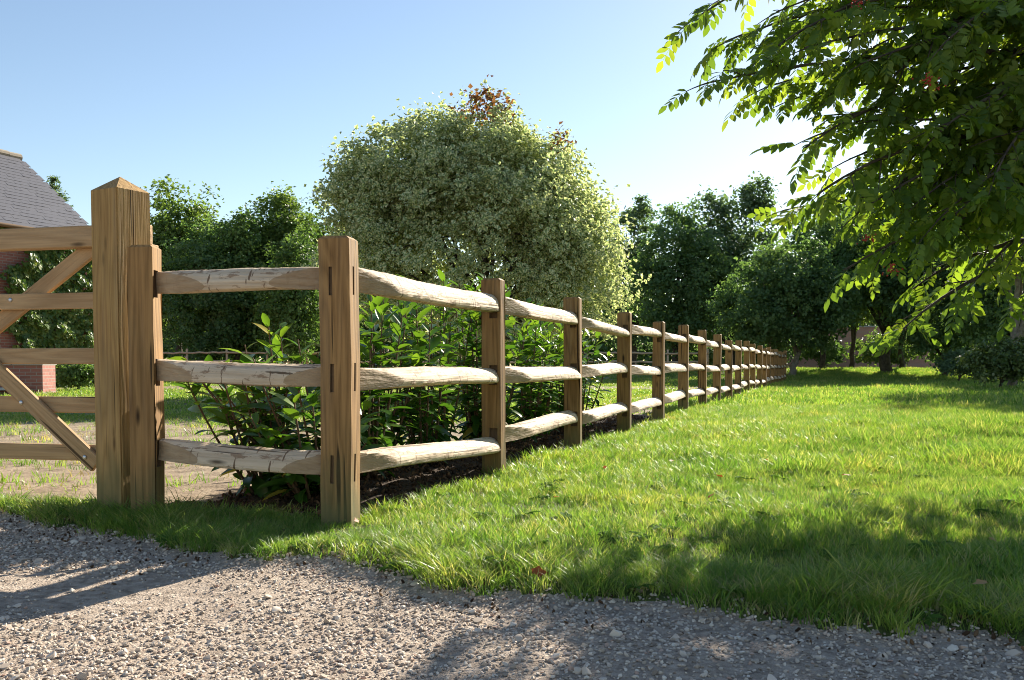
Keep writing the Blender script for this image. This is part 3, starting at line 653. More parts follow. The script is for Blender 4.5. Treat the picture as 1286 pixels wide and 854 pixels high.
tree_px('deciduous_tree', 'pale straight trunk tree rising out of the leafy bush', 'tree', 1279, 120, 385, 220, 25, ROUND, nleaf=15000, lsize=.11, mat='l_mid', bark='bark_pale', trunk=(.12, 1.8), seed=26, clump=.36)
tree_px('bush', 'rounded light speckled bush around the pale trunk', 'bush', 1258, 428, 474, 110, 24, [(0, 0, .5, .7, .7, .5), (-.45, -.2, .4, .45, .5, .4), (.4, 0, .6, .5, .5, .5)], nleaf=7000, lsize=.085, mat='l_varie', trunk=(.04, .3), seed=27, clump=.2)
tree_px('bush', 'yellow green sunlit shrub behind the pale trunk', 'bush', 1030, 424, 458, 70, 52, ROUND, nleaf=3500, lsize=.16, mat='l_light', trunk=(.05, .4), seed=28, clump=.3)
tree_px('bush', 'broad dim shrub along the wall under the thick trunk', 'bush', 1110, 420, 460, 110, 53, ROUND, nleaf=4500, lsize=.17, mat='l_mid', trunk=(.05, .4), seed=61, clump=.35)
tree_px('bush', 'dim shrub at the far end of the long fence', 'bush', 965, 418, 462, 90, 51, ROUND, nleaf=4500, lsize=.17, mat='l_dark', trunk=(.05, .4), seed=62, clump=.35)
tree_px('bush', 'low grey green shrub in front of dark evergreen', 'bush', 1205, 440, 470, 60, 34, ROUND, nleaf=3500, lsize=.1, mat='l_blue', trunk=(.04, .3), seed=29, clump=.2)
tree_px('bush', 'bright leafy shrub beside the brick planter', 'bush', 98, 455, 482, 50, 23, ROUND, nleaf=3000, lsize=.08, mat='l_light', trunk=(.03, .2), seed=30, clump=.16)
# conifer behind the house
def conifer(name, label, px, ytop, Y, zb, rbase, seed):
    rg = np.random.default_rng(seed); X, zt = unproj(px, ytop, Y); z0 = float(Hgt(X, Y)); zt -= z0
    root = thing(name, label, 'tree', (X, Y, z0)); Ps = []; Ds = []
    ac = Acc(); ac.add(*tube([(0, 0, -.2), (0, 0, zt*.5), (0, 0, zt)], [.2, .12, .01], 8))
    for z in np.arange(zb, zt-.15, .32):
        rr = rbase*(1-(z-zb)/(zt-zb))**.9+.08
        for k in range(9):
            a = rg.uniform(0, 6.28); L_ = rr*rg.uniform(.7, 1.1); e = np.array([math.cos(a)*L_, math.sin(a)*L_, z-.12*L_+.12*rg.uniform(-1, 1)])
            s = np.array([0, 0, z]); q = np.linspace(.15, 1, max(4, int(L_*16)))[:, None]; pts = s+(e-s)*q+np.array([0, 0, 1])*(-.25*L_*q*(1-q))
            ac.add(*tube(pts[[0, len(pts)//2, -1]], [.03, .018, .005], 5))
            for p in pts:
                for _ in range(7): Ps.append(p+rg.normal(0, .05, 3)); Ds.append(nz(e-s)+rg.normal(0, .6, 3)+np.array([0, 0, -.2]))
    Ps = np.array(Ps); Ds = np.array(Ds); n = len(Ps)
    link('crown', leaves_mesh('crown', Ps, nz(rg.standard_normal((n, 3))+np.array([0, 0, .8])), Ds, rg.uniform(.1, .2, n), .16, rg.uniform(0, 1, n)), M['l_blue'], root)
    link('trunk', ac.mesh('trunk', True), M['bark'], root)
conifer('conifer_tree', 'small dark conifer peeking above the slate roof', 68, 220, 46, 4.0, 2.2, 5)
# the variegated maple
def maple_tint(P, t, rg):
    shoots = [(-.45, -.3, 6.6, .42), (.0, -.2, 6.6, .5), (.22, 0, 6.4, .45), (1.62, -.2, 5.75, .34)]
    for x, y, z, r in shoots:
        d = np.sqrt((P[:, 0]-x)**2+((P[:, 1]-y)*.6)**2+((P[:, 2]-z)*.8)**2); t = np.where((d < r) & (rg.uniform(0, 1, len(t)) < .55), .99, t)
    return t
mX = unproj(612, 300, 20.5)[0]
make_tree('maple_tree', 'large pale variegated maple with cream edged leaves and reddish top shoots', 'tree', mX, 20.5,
          [(-.2, 0, 3.3, 2.4, 2.3, 2.2), (-1.6, -.1, 4.75, 1.45, 1.6, 1.4), (-.35, 0, 4.85, 1.55, 1.6, 1.4), (.85, 0, 4.45, 1.35, 1.5, 1.4), (-2.45, 0, 3.2, 1.15, 1.4, 1.5), (2.0, 0, 2.75, 1.1, 1.4, 1.35), (-2.7, 0, 4.3, .85, 1.0, 1.1), (1.5, 0, 3.7, 1.2, 1.3, 1.3),
           (-.5, -.3, 6.3, .14, .2, .36), (.0, -.2, 6.35, .22, .25, .36), (.3, -.2, 6.15, .2, .25, .3), (1.62, -.2, 5.45, .15, .18, .3)],
          nleaf=95000, lsize=.095, mat='l_maple', trunk=(.17, 1.5), seed=33, clump=.34, per=78, width=.5, limbs=40, edge=True, tintfix=maple_tint)

# far wood closing the gaps, and the pink wall glimpsed between the trunks
n = 60000
x = rng.uniform(-60, 60, n); y = rng.uniform(66, 72, n); top = 5.0+1.5*vnoise(x, x*0, .25, 3)+.9*vnoise(x, x*0, .9, 5); z = rng.uniform(0, 1, n)**.8*top+.5
P = np.stack([x, y, z], 1); Nr = nz(np.stack([rng.normal(0, .5, n), -np.ones(n)*.6, rng.normal(.5, .4, n)], 1)); Tp = rng.standard_normal((n, 3))+np.array([0, 0, -.4])
tag(link('far_wood', leaves_mesh('far_wood', P, Nr, Tp, rng.uniform(.3, .55, n), .45, rng.uniform(0, 1, n)), M['l_dark']), 'far belt of dark woodland behind all the trees', 'woodland', kind='stuff')
fw = thing('brick_wall', 'pale pink brick wall glimpsed between the dark trunks', 'wall', (unproj(1060, 430, 58)[0], 58, .5))
quad_uv('wall_face', [([(-4, 0, -.3), (6, 0, -.3), (6, 0, 2.6), (-4, 0, 2.6)], (10, 2.9)), ([(6, .25, -.3), (-4, .25, -.3), (-4, .25, 2.6), (6, .25, 2.6)], (10, 2.9)), ([(6, 0, -.3), (6, .25, -.3), (6, .25, 2.6), (6, 0, 2.6)], (.25, 2.9)), ([(-4, .25, -.3), (-4, 0, -.3), (-4, 0, 2.6), (-4, .25, 2.6)], (.25, 2.9))], M['brick_far'], fw)
link('coping', bm_mesh('coping', box_bm(10.1, .36, .07, .01, (1, .125, 2.64))), M['coping'], fw)

# ------------------------------------------------------------------ laurel shrubs along the fence
M['laurel'] = leaf_mat('laurel_leaf', [(0, (.03, .085, .014)), (.5, (.06, .145, .022)), (.92, (.15, .25, .035)), (1, (.42, .36, .06))], (1.5, 1.5, .55), .42, .3, .5)
def laurel_leaf(tint, curl):
    L_ = 1.0; xs_ = [0, .12, .38, .68, .9, 1.0]; ws = [.012, .11, .195, .165, .07, 0]
    V = []; Fc = []
    for x, w_ in zip(xs_, ws):
        zc_ = -curl*x*x; up = w_*.35
        V += [(x, w_, zc_+up), (x, 0, zc_), (x, -w_, zc_+up)]
    for i in range(5):
        a = i*3; b2 = a+3
        Fc += [(a, a+1, b2+1, b2), (a+1, a+2, b2+2, b2+1)]
    me = np_mesh('leaf', np.array(V), np.array(Fc), {'tint': ('FLOAT', np.full(len(V), tint, np.float32))}, True); me.materials.append(M['laurel']); return me
lvar = [laurel_leaf(t, c) for t in (.05, .25, .48, .7, .9, 1.0) for c in (.12, .3)]
def basis(xdir, up):
    x = Vector(xdir).normalized(); z = Vector(up); z = (z-x*z.dot(x)).normalized(); y = z.cross(x)
    return Matrix((x, y, z)).transposed()
def laurel(label, X, Y, hgt, spread, nst, seed, lean=(0, 0), name='laurel_shrub', step=.031, lsz=.14):
    rg = np.random.default_rng(seed); z0 = float(Hgt(X, Y)); root = thing(name, label, 'shrub', (X, Y, z0), 0, 'young laurels planted along the fence')
    cnt = 0
    for s in range(nst):
        a = rg.uniform(0, 6.28) if s else 0; L_ = hgt*rg.uniform(.62, 1.0) if s else hgt; sp = spread*rg.uniform(.35, 1) if s else spread*.15
        b0 = np.array([.05*math.cos(a), .05*math.sin(a), -.03]); e = np.array([sp*math.cos(a)+lean[0]*L_, sp*math.sin(a)+lean[1]*L_, L_])
        m_ = b0*.4+e*.6; m_[2] = L_*.42
        q = np.linspace(0, 1, 10)[:, None]; pts = (1-q)**2*b0+2*q*(1-q)*m_+q*q*e
        stm = np_mesh('stem', *tube(pts, np.linspace(.009, .003, 10), 6), smooth=True)
        link('stem', stm, M['stem'], root)
        nl = int(L_*.9/step)
        for k in range(nl):
            t = .12+.88*(k+rg.uniform(0, .5))/nl
            if t > 1: t = 1
            if cnt >= 298: break
            p = (1-t)**2*b0+2*t*(1-t)*m_+t*t*e; tg = nz(2*(1-t)*(m_-b0)+2*t*(e-m_))
            az = k*2.4+rg.uniform(-.5, .5)+s; out = np.array([math.cos(az), math.sin(az), 0])
            el = np.interp(t, [0, .6, 1], [-.25, .25, 1.3])+rg.normal(0, .22)
            dr = nz(out+tg*el+np.array([0, 0, -.1])); lm = basis(dr, tg+np.array([0, 0, .3])+rg.normal(0, .2, 3))
            sz = lsz*rg.uniform(.7, 1.2)*(1 if t < .93 else .75)
            ti = int(np.clip(t*2.2+rg.uniform(0, 2.6), 0, 4.99)) if rg.uniform() > .018 else 5
            o = bpy.data.objects.new('leaf', lvar[ti*2+int(rg.integers(2))]); COL.objects.link(o); o.parent = root
            o.matrix_local = Matrix.Translation(p) @ (lm.to_4x4()) @ Matrix.Diagonal((sz, sz*rg.uniform(.85, 1.2), sz, 1)); cnt += 1
def hp(t, off): return P0+Dv*t-Nv*off
a = hp(.62, .42); laurel('bushy low laurel behind the return rails beside the corner post', a[0]-.05, a[1], .72, .50, 17, 41, (-.25, .0), step=.036, lsz=.14)
a = hp(.38, .38); laurel('small low laurel tucked at the foot of the corner post', a[0], a[1], .46, .36, 13, 44, (-.1, .0), step=.024, lsz=.135)
a = hp(.5, .62); laurel('leafy laurel low behind the return fence, nearer the gate post', a[0]-.1, a[1]+.1, .62, .4, 13, 43, (-.15, .05), step=.034, lsz=.135)
a = hp(.75, .78); laurel('small leggy laurel with bare reddish stems behind the return rails', a[0], a[1], .86, .22, 4, 42, (-.12, .0))
sp = [(1.0, .44, 1.0, .28, 'laurel just past the corner post, behind the first long rails'), (1.4, .58, 1.05, .3, 'laurel midway between the corner post and the next post'), (1.8, .46, 1.08, .3, 'laurel right behind the second fence post'),
      (2.3, .6, 1.2, .32, 'tall laurel just beyond the second fence post'), (2.75, .48, 1.24, .3, 'tallest laurel, rising above the top rail between second and third posts'), (3.25, .58, 1.14, .34, 'laurel just short of the third fence post'),
      (3.75, .5, 1.15, .34, 'laurel just beyond the third fence post'), (4.3, .56, 1.1, .34, 'laurel midway between the third and fourth fence posts'), (4.9, .52, 1.08, .36, 'laurel just short of the fourth fence post'), (5.5, .5, 1.0, .36, 'last laurel of the row, just beyond the fourth fence post')]
for i, (t, off, h_, s_, lb) in enumerate(sp):
    a = hp(t, off); laurel(lb, a[0], a[1], h_, s_, 11, 50+i)

# ------------------------------------------------------------------ rowan overhanging from the right
M['rowan'] = leaf_mat('rowan_leaf', [(0, (.07, .13, .025)), (.5, (.125, .205, .036)), (.92, (.22, .285, .05)), (1, (.36, .19, .045))], (1.6, 1.5, .5), .6, .42, .4)
M['berry'] = plain('rowan_berry', (.36, .025, .018), .4)
def compound(seed, tint):
    rg = np.random.default_rng(seed); V = []; Fc = []; T = []
    def leaflet(p, d, up, L_, w_):
        d = nz(np.array(d, float)); s = nz(np.cross(up, d)); u2 = np.cross(d, s); k = len(V)
        for x, w2, dz in ((0, 0, 0), (.35, 1, .02), (.35, 0, -.01), (.35, -1, .02), (.7, .8, -.02), (.7, 0, -.05), (.7, -.8, -.02), (1, 0, -.12)):
            V.append(p+d*x*L_+s*w2*w_+u2*dz*L_)
        Fc.extend([(k, k+2, k+1, k+1), (k, k+3, k+2, k+2), (k+1, k+2, k+5, k+4), (k+2, k+3, k+6, k+5), (k+4, k+5, k+7, k+7), (k+5, k+6, k+7, k+7)])
        T.extend([min(1, max(0, tint+rg.uniform(-.12, .12)))]*8)
    pts = [np.array([x, 0, -.28*x*x]) for x in np.linspace(0, 1, 8)]
    k0 = len(V); 
    for i in range(4):
        x = .22+.21*i; p = np.array([x, 0, -.28*x*x]); L_ = .45*(1-.15*abs(i-1.5)/1.5)*rg.uniform(.88, 1.1)
        for s in (-1, 1): leaflet(p, (math.cos(R(58)), s*math.sin(R(58)), -.3+rg.uniform(-.35, .35)-.5*x), np.array([0, s*.25, 1.0]), L_, .112*rg.uniform(.85, 1.15))
    leaflet(np.array([1, 0, -.28]), (.9, 0, -.5), np.array([0, 0, 1.0]), .45, .11)
    tris = []
    for f in Fc:
        tris.append((f[0], f[1], f[2]));
        if f[3] != f[2]: tris.append((f[0], f[2], f[3]))
    # rachis: thin ribbon cross
    k = len(V)
    for x in np.linspace(0, 1, 5):
        V += [np.array([x, .008, -.28*x*x]), np.array([x, -.008, -.28*x*x-.004])]; T += [.6, .6]
    for i in range(4): a_ = k+i*2; tris += [(a_, a_+1, a_+3), (a_, a_+3, a_+2)]
    return np.array(V), np.array(tris), np.array(T, np.float32)
cv = [compound(k, t) for k, t in enumerate((.05, .25, .4, .55, .68, .78, 1.0, .5))]
cmesh = []
for V, Fc, T in cv:
    me = np_mesh('leaf', V, Fc, {'tint': ('FLOAT', T)}, True); me.materials.append(M['rowan']); cmesh.append(me)
TX, TY = 4.9, 6.75
rz0 = float(Hgt(TX, TY))
rowan = thing('rowan_tree', 'rowan tree with drooping feathery leaves and red berries overhanging the lawn', 'tree', (TX, TY, rz0))
rg = np.random.default_rng(77)
trunk_pts = np.array([(0, 0, -.1), (.02, 0, .5), (.0, .05, 1.3), (-.08, .05, 2.2), (-.1, .0, 3.2), (-.15, -.05, 4.3), (-.2, -.05, 5.4)])
ac = Acc(); ac.add(*tube(trunk_pts, [.19, .14, .125, .11, .085, .055, .02], 12, .04, 3)); link('trunk', ac.mesh('trunk', True), M['bark_pale'], rowan)
boughs = []   # start height, tip (world)
def tipw(px, py, Y):
    x, z = unproj(px, py, Y); return np.array([x, Y, z])
for (px, py, Y, zs_, arch) in [
        (852, 30, 6.3, 4.2, .16), (878, 104, 6.0, 3.8, .16), (935, 40, 6.6, 4.3, .2), (948, 70, 6.2, 4.0, .18), (975, 185, 6.0, 3.3, .16), (1000, 120, 6.9, 3.6, .2), (990, 245, 6.1, 3.0, .18), (955, 262, 6.6, 2.9, .14),
        (1030, 200, 6.6, 3.2, .2), (1040, 300, 6.1, 2.7, .2), (1022, 372, 6.2, 2.4, .18), (1085, 330, 6.6, 2.5, .2), (1098, 445, 6.0, 2.2, .2), (1120, 250, 6.2, 2.9, .22), (1090, 150, 6.3, 3.4, .2), (1085, 60, 6.4, 4.0, .2),
        (1150, 360, 6.3, 2.3, .22), (1165, 180, 5.9, 3.2, .25), (1200, 300, 5.8, 2.6, .25), (1215, 398, 6.1, 2.1, .22), (1180, 60, 6.1, 4.0, .22), (1250, 220, 5.9, 2.9, .25), (1275, 350, 6.0, 2.3, .22), (1260, 120, 6.2, 3.5, .25),
        (1140, 110, 6.8, 3.6, .2), (1030, 20, 6.4, 4.4, .2), (1230, 20, 6.6, 4.2, .2), (1130, 10, 6.8, 4.5, .2), (1190, 240, 6.8, 2.9, .2), (1260, 300, 6.8, 2.6, .2), (1060, 230, 6.9, 3.1, .2), (1110, 395, 6.8, 2.2, .2), (1180, 330, 6.4, 2.6, .3), (1230, 370, 6.6, 2.6, .35), (1140, 310, 6.0, 2.9, .3), (1285, 400, 6.3, 2.3, .3), (1245, 270, 6.4, 3.0, .3), (1080, 280, 6.4, 3.0, .25), (1210, 150, 6.5, 3.6, .25), (1040, 110, 6.5, 3.9, .22), (1285, 60, 6.5, 4.0, .2), (1300, 180, 6.3, 3.4, .25), (905, 50, 6.7, 4.3, .18), (965, 15, 6.5, 4.5, .18), (1000, 60, 6.2, 4.2, .2), (1045, 150, 6.3, 3.6, .2), (1060, 15, 6.8, 4.5, .2), (1005, 165, 6.5, 3.5, .18), (1105, 105, 6.4, 3.8, .2), (1105, 205, 6.5, 3.3, .2), (1150, 255, 6.5, 3.0, .22), (950, 110, 6.6, 3.9, .18), (1070, 80, 6.1, 4.0, .2), (1200, 100, 6.8, 3.9, .2)]:
    boughs.append((zs_*.9, tipw(px+(0 if px >= 1150 else 36 if py > 150 else 10), py-(32 if py > 270 else 0), Y*.87), arch, .62 if py > 280 else 1.0))
for (x, y, z, zs_) in [(2.6, 6.2, 3.6, 4.2), (3.3, 5.6, 3.3, 3.8), (3.0, 6.8, 4.2, 4.4), (3.8, 6.2, 4.1, 4.3), (4.4, 5.4, 3.6, 3.6), (4.6, 6.2, 4.6, 4.4), (3.9, 7.2, 4.9, 4.6), (5.4, 5.3, 3.6, 3.2), (6.4, 6, 3.8, 3.2), (7.2, 7.2, 3.8, 3.2), (6.6, 8.6, 4.2, 3.4), (5.2, 9.0, 4.4, 3.6), (5.6, 6.8, 5.8, 5.0), (6.4, 7.4, 5.2, 4.6), (7.6, 6.4, 3.0, 2.6), (4.8, 7.4, 5.8, 5.2), (4.2, 5.6, 2.9, 3.0), (3.6, 6.0, 2.9, 3.4), (5.0, 5.8, 2.8, 2.6), (4.6, 8.8, 3.8, 3.4)]:
    boughs.append((zs_*.9, np.array([x*.9, y*.88, z*.92]), .2, False))
LV = []   # (pos, x dir, up, size, variant)
org = np.array([TX, TY, rz0])
for (zs_, tip, arch, inframe) in boughs:
    s = np.array([np.interp(zs_*.8, trunk_pts[:, 2], trunk_pts[:, 0]), np.interp(zs_*.8, trunk_pts[:, 2], trunk_pts[:, 1]), zs_*.8]); e = tip-org
    Ln = np.linalg.norm(e-s); c = s*.42+e*.58+np.array([0, 0, arch*.55*Ln+.15])+rg.normal(0, .22, 3)
    q = np.linspace(0, 1, 12)[:, None]; pts = (1-q)**2*s+2*q*(1-q)*c+q*q*e
    tw = Acc(); tw.add(*tube(pts, np.linspace(.032, .004, 12), 7))
    nt_ = int(Ln*(5.0*inframe if inframe else 2.8))
    for k in range(nt_):
        t = .26+.74*(k+rg.uniform(0, .6))/nt_; t = min(t, 1)
        p = (1-t)**2*s+2*t*(1-t)*c+t*t*e; tg = nz(2*(1-t)*(c-s)+2*t*(e-c)); side = nz(np.cross(tg, np.array([0, 0, 1.0])))*(1 if k % 2 else -1)
        L2 = rg.uniform(.22, .52)*(1.15-.55*t); dr = nz(tg*.8+side*.75*rg.uniform(.4, 1.1)+np.array([0, 0, rg.normal(-.05, .2)]))
        if k == nt_-1: dr = tg
        q2 = np.linspace(0, 1, 5)[:, None]; tp = p+dr*L2*q2+np.array([0, 0, -.12*L2])*q2*q2
        tw.add(*tube(tp, np.linspace(.006, .002, 5), 4))
        nl = max(2, int(L2/.07))
        for j in range(nl):
            f = (j+.6)/nl; pp = p+dr*L2*f+np.array([0, 0, -.12*L2])*f*f
            sd_ = nz(np.cross(dr, np.array([0, 0, 1.0])))*(1 if j % 2 else -1)
            ld = nz(dr*.75+sd_*.8*(0 if j == nl-1 else 1)+np.array([0, 0, -.28+rg.normal(0, .3)]))
            up = nz(np.array([0, 0, .8])+rg.normal(0, .5, 3)); LV.append((pp, ld, up, rg.uniform(.10, .215), int(rg.choice(8, p=[.15, .16, .16, .16, .14, .149, .001, .08]))))
    link('branch', tw.mesh('branch', True), M['bark'], rowan)
# largest leaves in the picture become single parts, the rest one foliage part
Pw = np.array([l[0] for l in LV])+org
uu = W/2+F*Pw[:, 0]/Pw[:, 1]; vv_ = HORIZON-F*(Pw[:, 2]-EYE)/Pw[:, 1]
score = np.where((uu > 0) & (uu < W) & (vv_ > 0) & (vv_ < HH), np.array([l[3] for l in LV])/Pw[:, 1], 0)
order = np.argsort(-score); single = set(order[:295].tolist())
fol = []
for i, (p, ld, up, sz, vi) in enumerate(LV):
    b3 = basis(ld, up)
    if i in single:
        o = bpy.data.objects.new('leaf', cmesh[vi]); COL.objects.link(o); o.parent = rowan; o.matrix_local = Matrix.Translation(p) @ b3.to_4x4() @ Matrix.Diagonal((sz, sz, sz, 1))
    else: fol.append((np.array(b3)*sz, p, vi))
ac = Acc()
for Mx, p, vi in fol: ac.add(cv[vi][0]@Mx.T+p, cv[vi][1], cv[vi][2])
tag(link('foliage', ac.mesh('foliage', True, 'tint'), M['rowan'], rowan), kind='stuff')
bs = bmesh.new(); bmesh.ops.create_icosphere(bs, subdivisions=1, radius=1); bV = np.array([v.co for v in bs.verts]); bF = np.array([[v.index for v in f.verts] for f in bs.faces]); bs.free()
for (px, py, Y) in [(1163, 100, 6.0), (1172, 108, 6.05), (1118, 338, 5.95), (1092, 300, 6.05), (1080, 3, 6.2)]:
    ac = Acc(); c = tipw(px, py, Y*.86)-org
    for k in range(26): ac.add(bV*rg.uniform(.0045, .006)+c+rg.normal(0, .022, 3)*np.array([1, 1, .7]), bF)
    link('berry_cluster', ac.mesh('berry_cluster', True), M['berry'], rowan)

# ------------------------------------------------------------------ scattered stuff: grass, gravel, soil
def scatter(name, pts, rot, scl, pick, srcs, kind='stuff', label=None, cat=None):
    me = bpy.data.meshes.new(name); me.vertices.add(len(pts)); me.vertices.foreach_set('co', np.ascontiguousarray(pts, np.float32).ravel())
    for nm, ty, arr in (('rot', 'FLOAT_VECTOR', rot), ('scl', 'FLOAT_VECTOR', scl), ('pick', 'INT', pick)):
        a = me.attributes.new(nm, ty, 'POINT'); a.data.foreach_set('vector' if ty == 'FLOAT_VECTOR' else 'value', np.ascontiguousarray(arr, np.int32 if ty == 'INT' else np.float32).ravel())
    o = bpy.data.objects.new(name, me); COL.objects.link(o); tag(o, label, cat, None, kind)
    ng = bpy.data.node_groups.new(name+'_nodes', 'GeometryNodeTree')
    ng.interface.new_socket('Geometry', in_out='INPUT', socket_type='NodeSocketGeometry'); ng.interface.new_socket('Geometry', in_out='OUTPUT', socket_type='NodeSocketGeometry')
    N = ng.nodes; L = ng.links; gi = N.new('NodeGroupInput'); go = N.new('NodeGroupOutput'); ip = N.new('GeometryNodeInstanceOnPoints'); jn = N.new('GeometryNodeJoinGeometry')
    for s in srcs[::-1]:   # a join lists the last link first
        oi = N.new('GeometryNodeObjectInfo'); oi.inputs['Object'].default_value = s; oi.inputs['As Instance'].default_value = True; L.new(oi.outputs['Geometry'], jn.inputs[0])
    def at(nm, ty):
        a = N.new('GeometryNodeInputNamedAttribute'); a.data_type = ty; a.inputs['Name'].default_value = nm; return a.outputs['Attribute']
    L.new(gi.outputs[0], ip.inputs['Points']); L.new(jn.outputs[0], ip.inputs['Instance']); ip.inputs['Pick Instance'].default_value = True
    L.new(at('pick', 'INT'), ip.inputs['Instance Index']); L.new(at('rot', 'FLOAT_VECTOR'), ip.inputs['Rotation']); L.new(at('scl', 'FLOAT_VECTOR'), ip.inputs['Scale'])
    L.new(ip.outputs[0], go.inputs[0]); md = o.modifiers.new('scatter', 'NODES'); md.node_group = ng
    return o
def tuft(seed, nb, rad, hgt, wid, bend, mat):
    rg = np.random.default_rng(seed); V = []; Fc = []
    for b in range(nb):
        a = rg.uniform(0, 6.28); r_ = rad*math.sqrt(rg.uniform(0, 1)); x, y = r_*math.cos(a), r_*math.sin(a)
        h = hgt*rg.uniform(.45, 1.15); az = a+rg.normal(0, .9); bd = bend*rg.uniform(.3, 1.3)*h; w_ = wid*rg.uniform(.7, 1.2)
        fa = rg.uniform(0, 3.14); fx, fy = math.cos(fa)*w_/2, math.sin(fa)*w_/2; k = len(V)
        for i, (t, ww) in enumerate(((0, 1), (.4, .85), (.75, .55))):
            cx, cy, cz = x+math.cos(az)*bd*t*t, y+math.sin(az)*bd*t*t, h*(t-.18*bend*t*t)
            V += [(cx-fx*ww, cy-fy*ww, cz), (cx+fx*ww, cy+fy*ww, cz)]
        V.append((x+math.cos(az)*bd, y+math.sin(az)*bd, h*(1-.18*bend)))
        Fc += [(k, k+1, k+3), (k, k+3, k+2), (k+2, k+3, k+5), (k+2, k+5, k+4), (k+4, k+5, k+6)]
    me = np_mesh('tuft', np.array(V), np.array(Fc)); me.materials.append(M[mat]); return bpy.data.objects.new('tuft', me)
def stone(seed, flat):
    rg = np.random.default_rng(seed); b = bmesh.new(); bmesh.ops.create_icosphere(b, subdivisions=2 if seed < 6 else 1, radius=1)
    ds = [nz(rg.standard_normal(3)) for _ in range(9)]
    for v in b.verts:
        c = np.array(v.co)
        for d in ds:
            h = c@d
            if h > .56: c = c-d*(h-.56)*.95
        v.co = Vector(c*np.array([1.0, .78, flat]))
    me = bm_mesh('stone', b, True); me.set_sharp_from_angle(angle=R(22)); return me
def pts_in(n, x0, x1, y0, y1, cond):
    x = rng.uniform(x0, x1, n); y = rng.uniform(y0, y1, n); k = cond(x, y); return x[k], y[k]
vis = lambda x, y, m=.9: np.abs(x) < .585*y+m
# --- grass
def rosette(seed, n, L_, mat):
    rg = np.random.default_rng(seed); V = []; Fc = []
    for b in range(n):
        a = 6.28*b/n+rg.normal(0, .25); l = L_*rg.uniform(.6, 1.1); k = len(V); c, s_ = math.cos(a), math.sin(a); w_ = l*.2
        for t, ww in ((.1, .3), (.45, 1), (.8, .8)):
            h = .02+l*(.5*t-.45*t*t); V += [(c*l*t-s_*w_*ww, s_*l*t+c*w_*ww, h+.004), (c*l*t, s_*l*t, h), (c*l*t+s_*w_*ww, s_*l*t-c*w_*ww, h+.004)]
        V.append((c*l, s_*l, .02+l*.04))
        for i in range(2):
            q = k+i*3; Fc += [(q, q+1, q+4), (q, q+4, q+3), (q+1, q+2, q+5), (q+1, q+5, q+4)]
        Fc += [(k+6, k+7, k+9), (k+7, k+8, k+9)]
    me = np_mesh('weed', np.array(V), np.array(Fc)); me.materials.append(M[mat]); return bpy.data.objects.new('weed', me)
near_t = [tuft(k, 14, .045, .06, .0042, .8, 'grass') for k in range(6)]+[tuft(20, 9, .04, .05, .003, 1.1, 'drygrass'), rosette(3, 8, .075, 'weed')]
long_t = [tuft(30+k, 17, .05, .115, .0042, 1.0, 'grass') for k in range(5)]+[tuft(38, 10, .05, .085, .004, 1.2, 'drygrass')]
mid_t = [tuft(40+k, 20, .10, .07, .0058, .8, 'grass') for k in range(5)]+[tuft(50, 14, .1, .05, .005, 1.1, 'drygrass')]
far_t = [tuft(60+k, 18, .28, .10, .02, .6, 'grass') for k in range(4)]
def grass(name, x, y, tufts, s0, s1, wts=None, tall=None, zs=1.0):
    n = len(x); s = rng.uniform(s0, s1, n)
    if tall is not None: s = s*tall(x, y)
    rot = np.stack([rng.normal(0, .12, n), rng.normal(0, .12, n), rng.uniform(0, 6.28, n)], 1)
    pick = rng.choice(len(tufts), n, p=wts)
    return np.stack([x, y, Hgt(x, y)-.004], 1), rot, np.stack([s, s, s*zs*rng.uniform(.8, 1.2, n)], 1), pick
def lump(x, y): return (1-.55*np.exp(-((x+.68)/.3)**2-((y-3.55)/.3)**2))*(1+.38*vnoise(x, y, 2.3, 6)+.22*vnoise(x, y, 6, 8))
isl = lambda x, y: zone(x, y) == 1
thatch = lambda x, y: rng.uniform(0, 1, len(x)) < .62+.38*sstep(-.5, .1, vnoise(x, y, 1.7, 13)+.5*vnoise(x, y, 4.3, 3))
x, y = pts_in(56000, -4, 5, 1.4, 5.5, lambda x, y: vis(x, y) & isl(x, y) & thatch(x, y))
scatter('lawn_grass_near', *grass('g', x, y, near_t, .6, 1.1, [.135]*6+[.18, .010], lump), near_t, label='short sunlit lawn grass beside the fence and drive', cat='grass')
ed = lambda x, y: (y-edge(x) < .36+.2*vnoise(x, y, 3, 2)) & (y-edge(x) > .0) & (rng.uniform(0, 1, len(x)) < .25+.75*sstep(-.02, .2, y-edge(x)+.10*vnoise(x, y, 7, 5)))
x, y = pts_in(42000, -3.4, 4, 1.2, 4.8, lambda x, y: vis(x, y) & isl(x, y) & (ed(x, y) | ((x < -.75) & (rng.uniform(0, 1, len(x)) < .6)) | ((vnoise(x, y, 2.2, 11) > .55) & (rng.uniform(0, 1, len(x)) < .3)) | (np.abs(fence_sd(x, y)+.02) < .08)))
scatter('verge_grass', *grass('g', x, y, long_t, .42, .9, [.16]*5+[.20], lambda x, y: (1+.35*vnoise(x, y, 4, 3)+.2*vnoise(x, y, 9, 1))*(1-.6*np.exp(-((x+.68)/.35)**2-((y-3.5)/.35)**2))*(.7+.3*sstep(-.02, .14, y-edge(x)))), long_t, label='longer grass fringe along the gravel edge', cat='grass')
x, y = pts_in(90000, -4, 11, 5.4, 14, lambda x, y: vis(x, y) & isl(x, y))
scatter('lawn_grass', *grass('g', x, y, mid_t, .75, 1.25, [.176]*5+[.12], lump), mid_t, label='lawn grass stretching along the fence', cat='grass')
x, y = pts_in(90000, -5, 28, 13.8, 46, lambda x, y: vis(x, y, 1.5) & (isl(x, y)) & (fence_sd(x, y) > -.1))
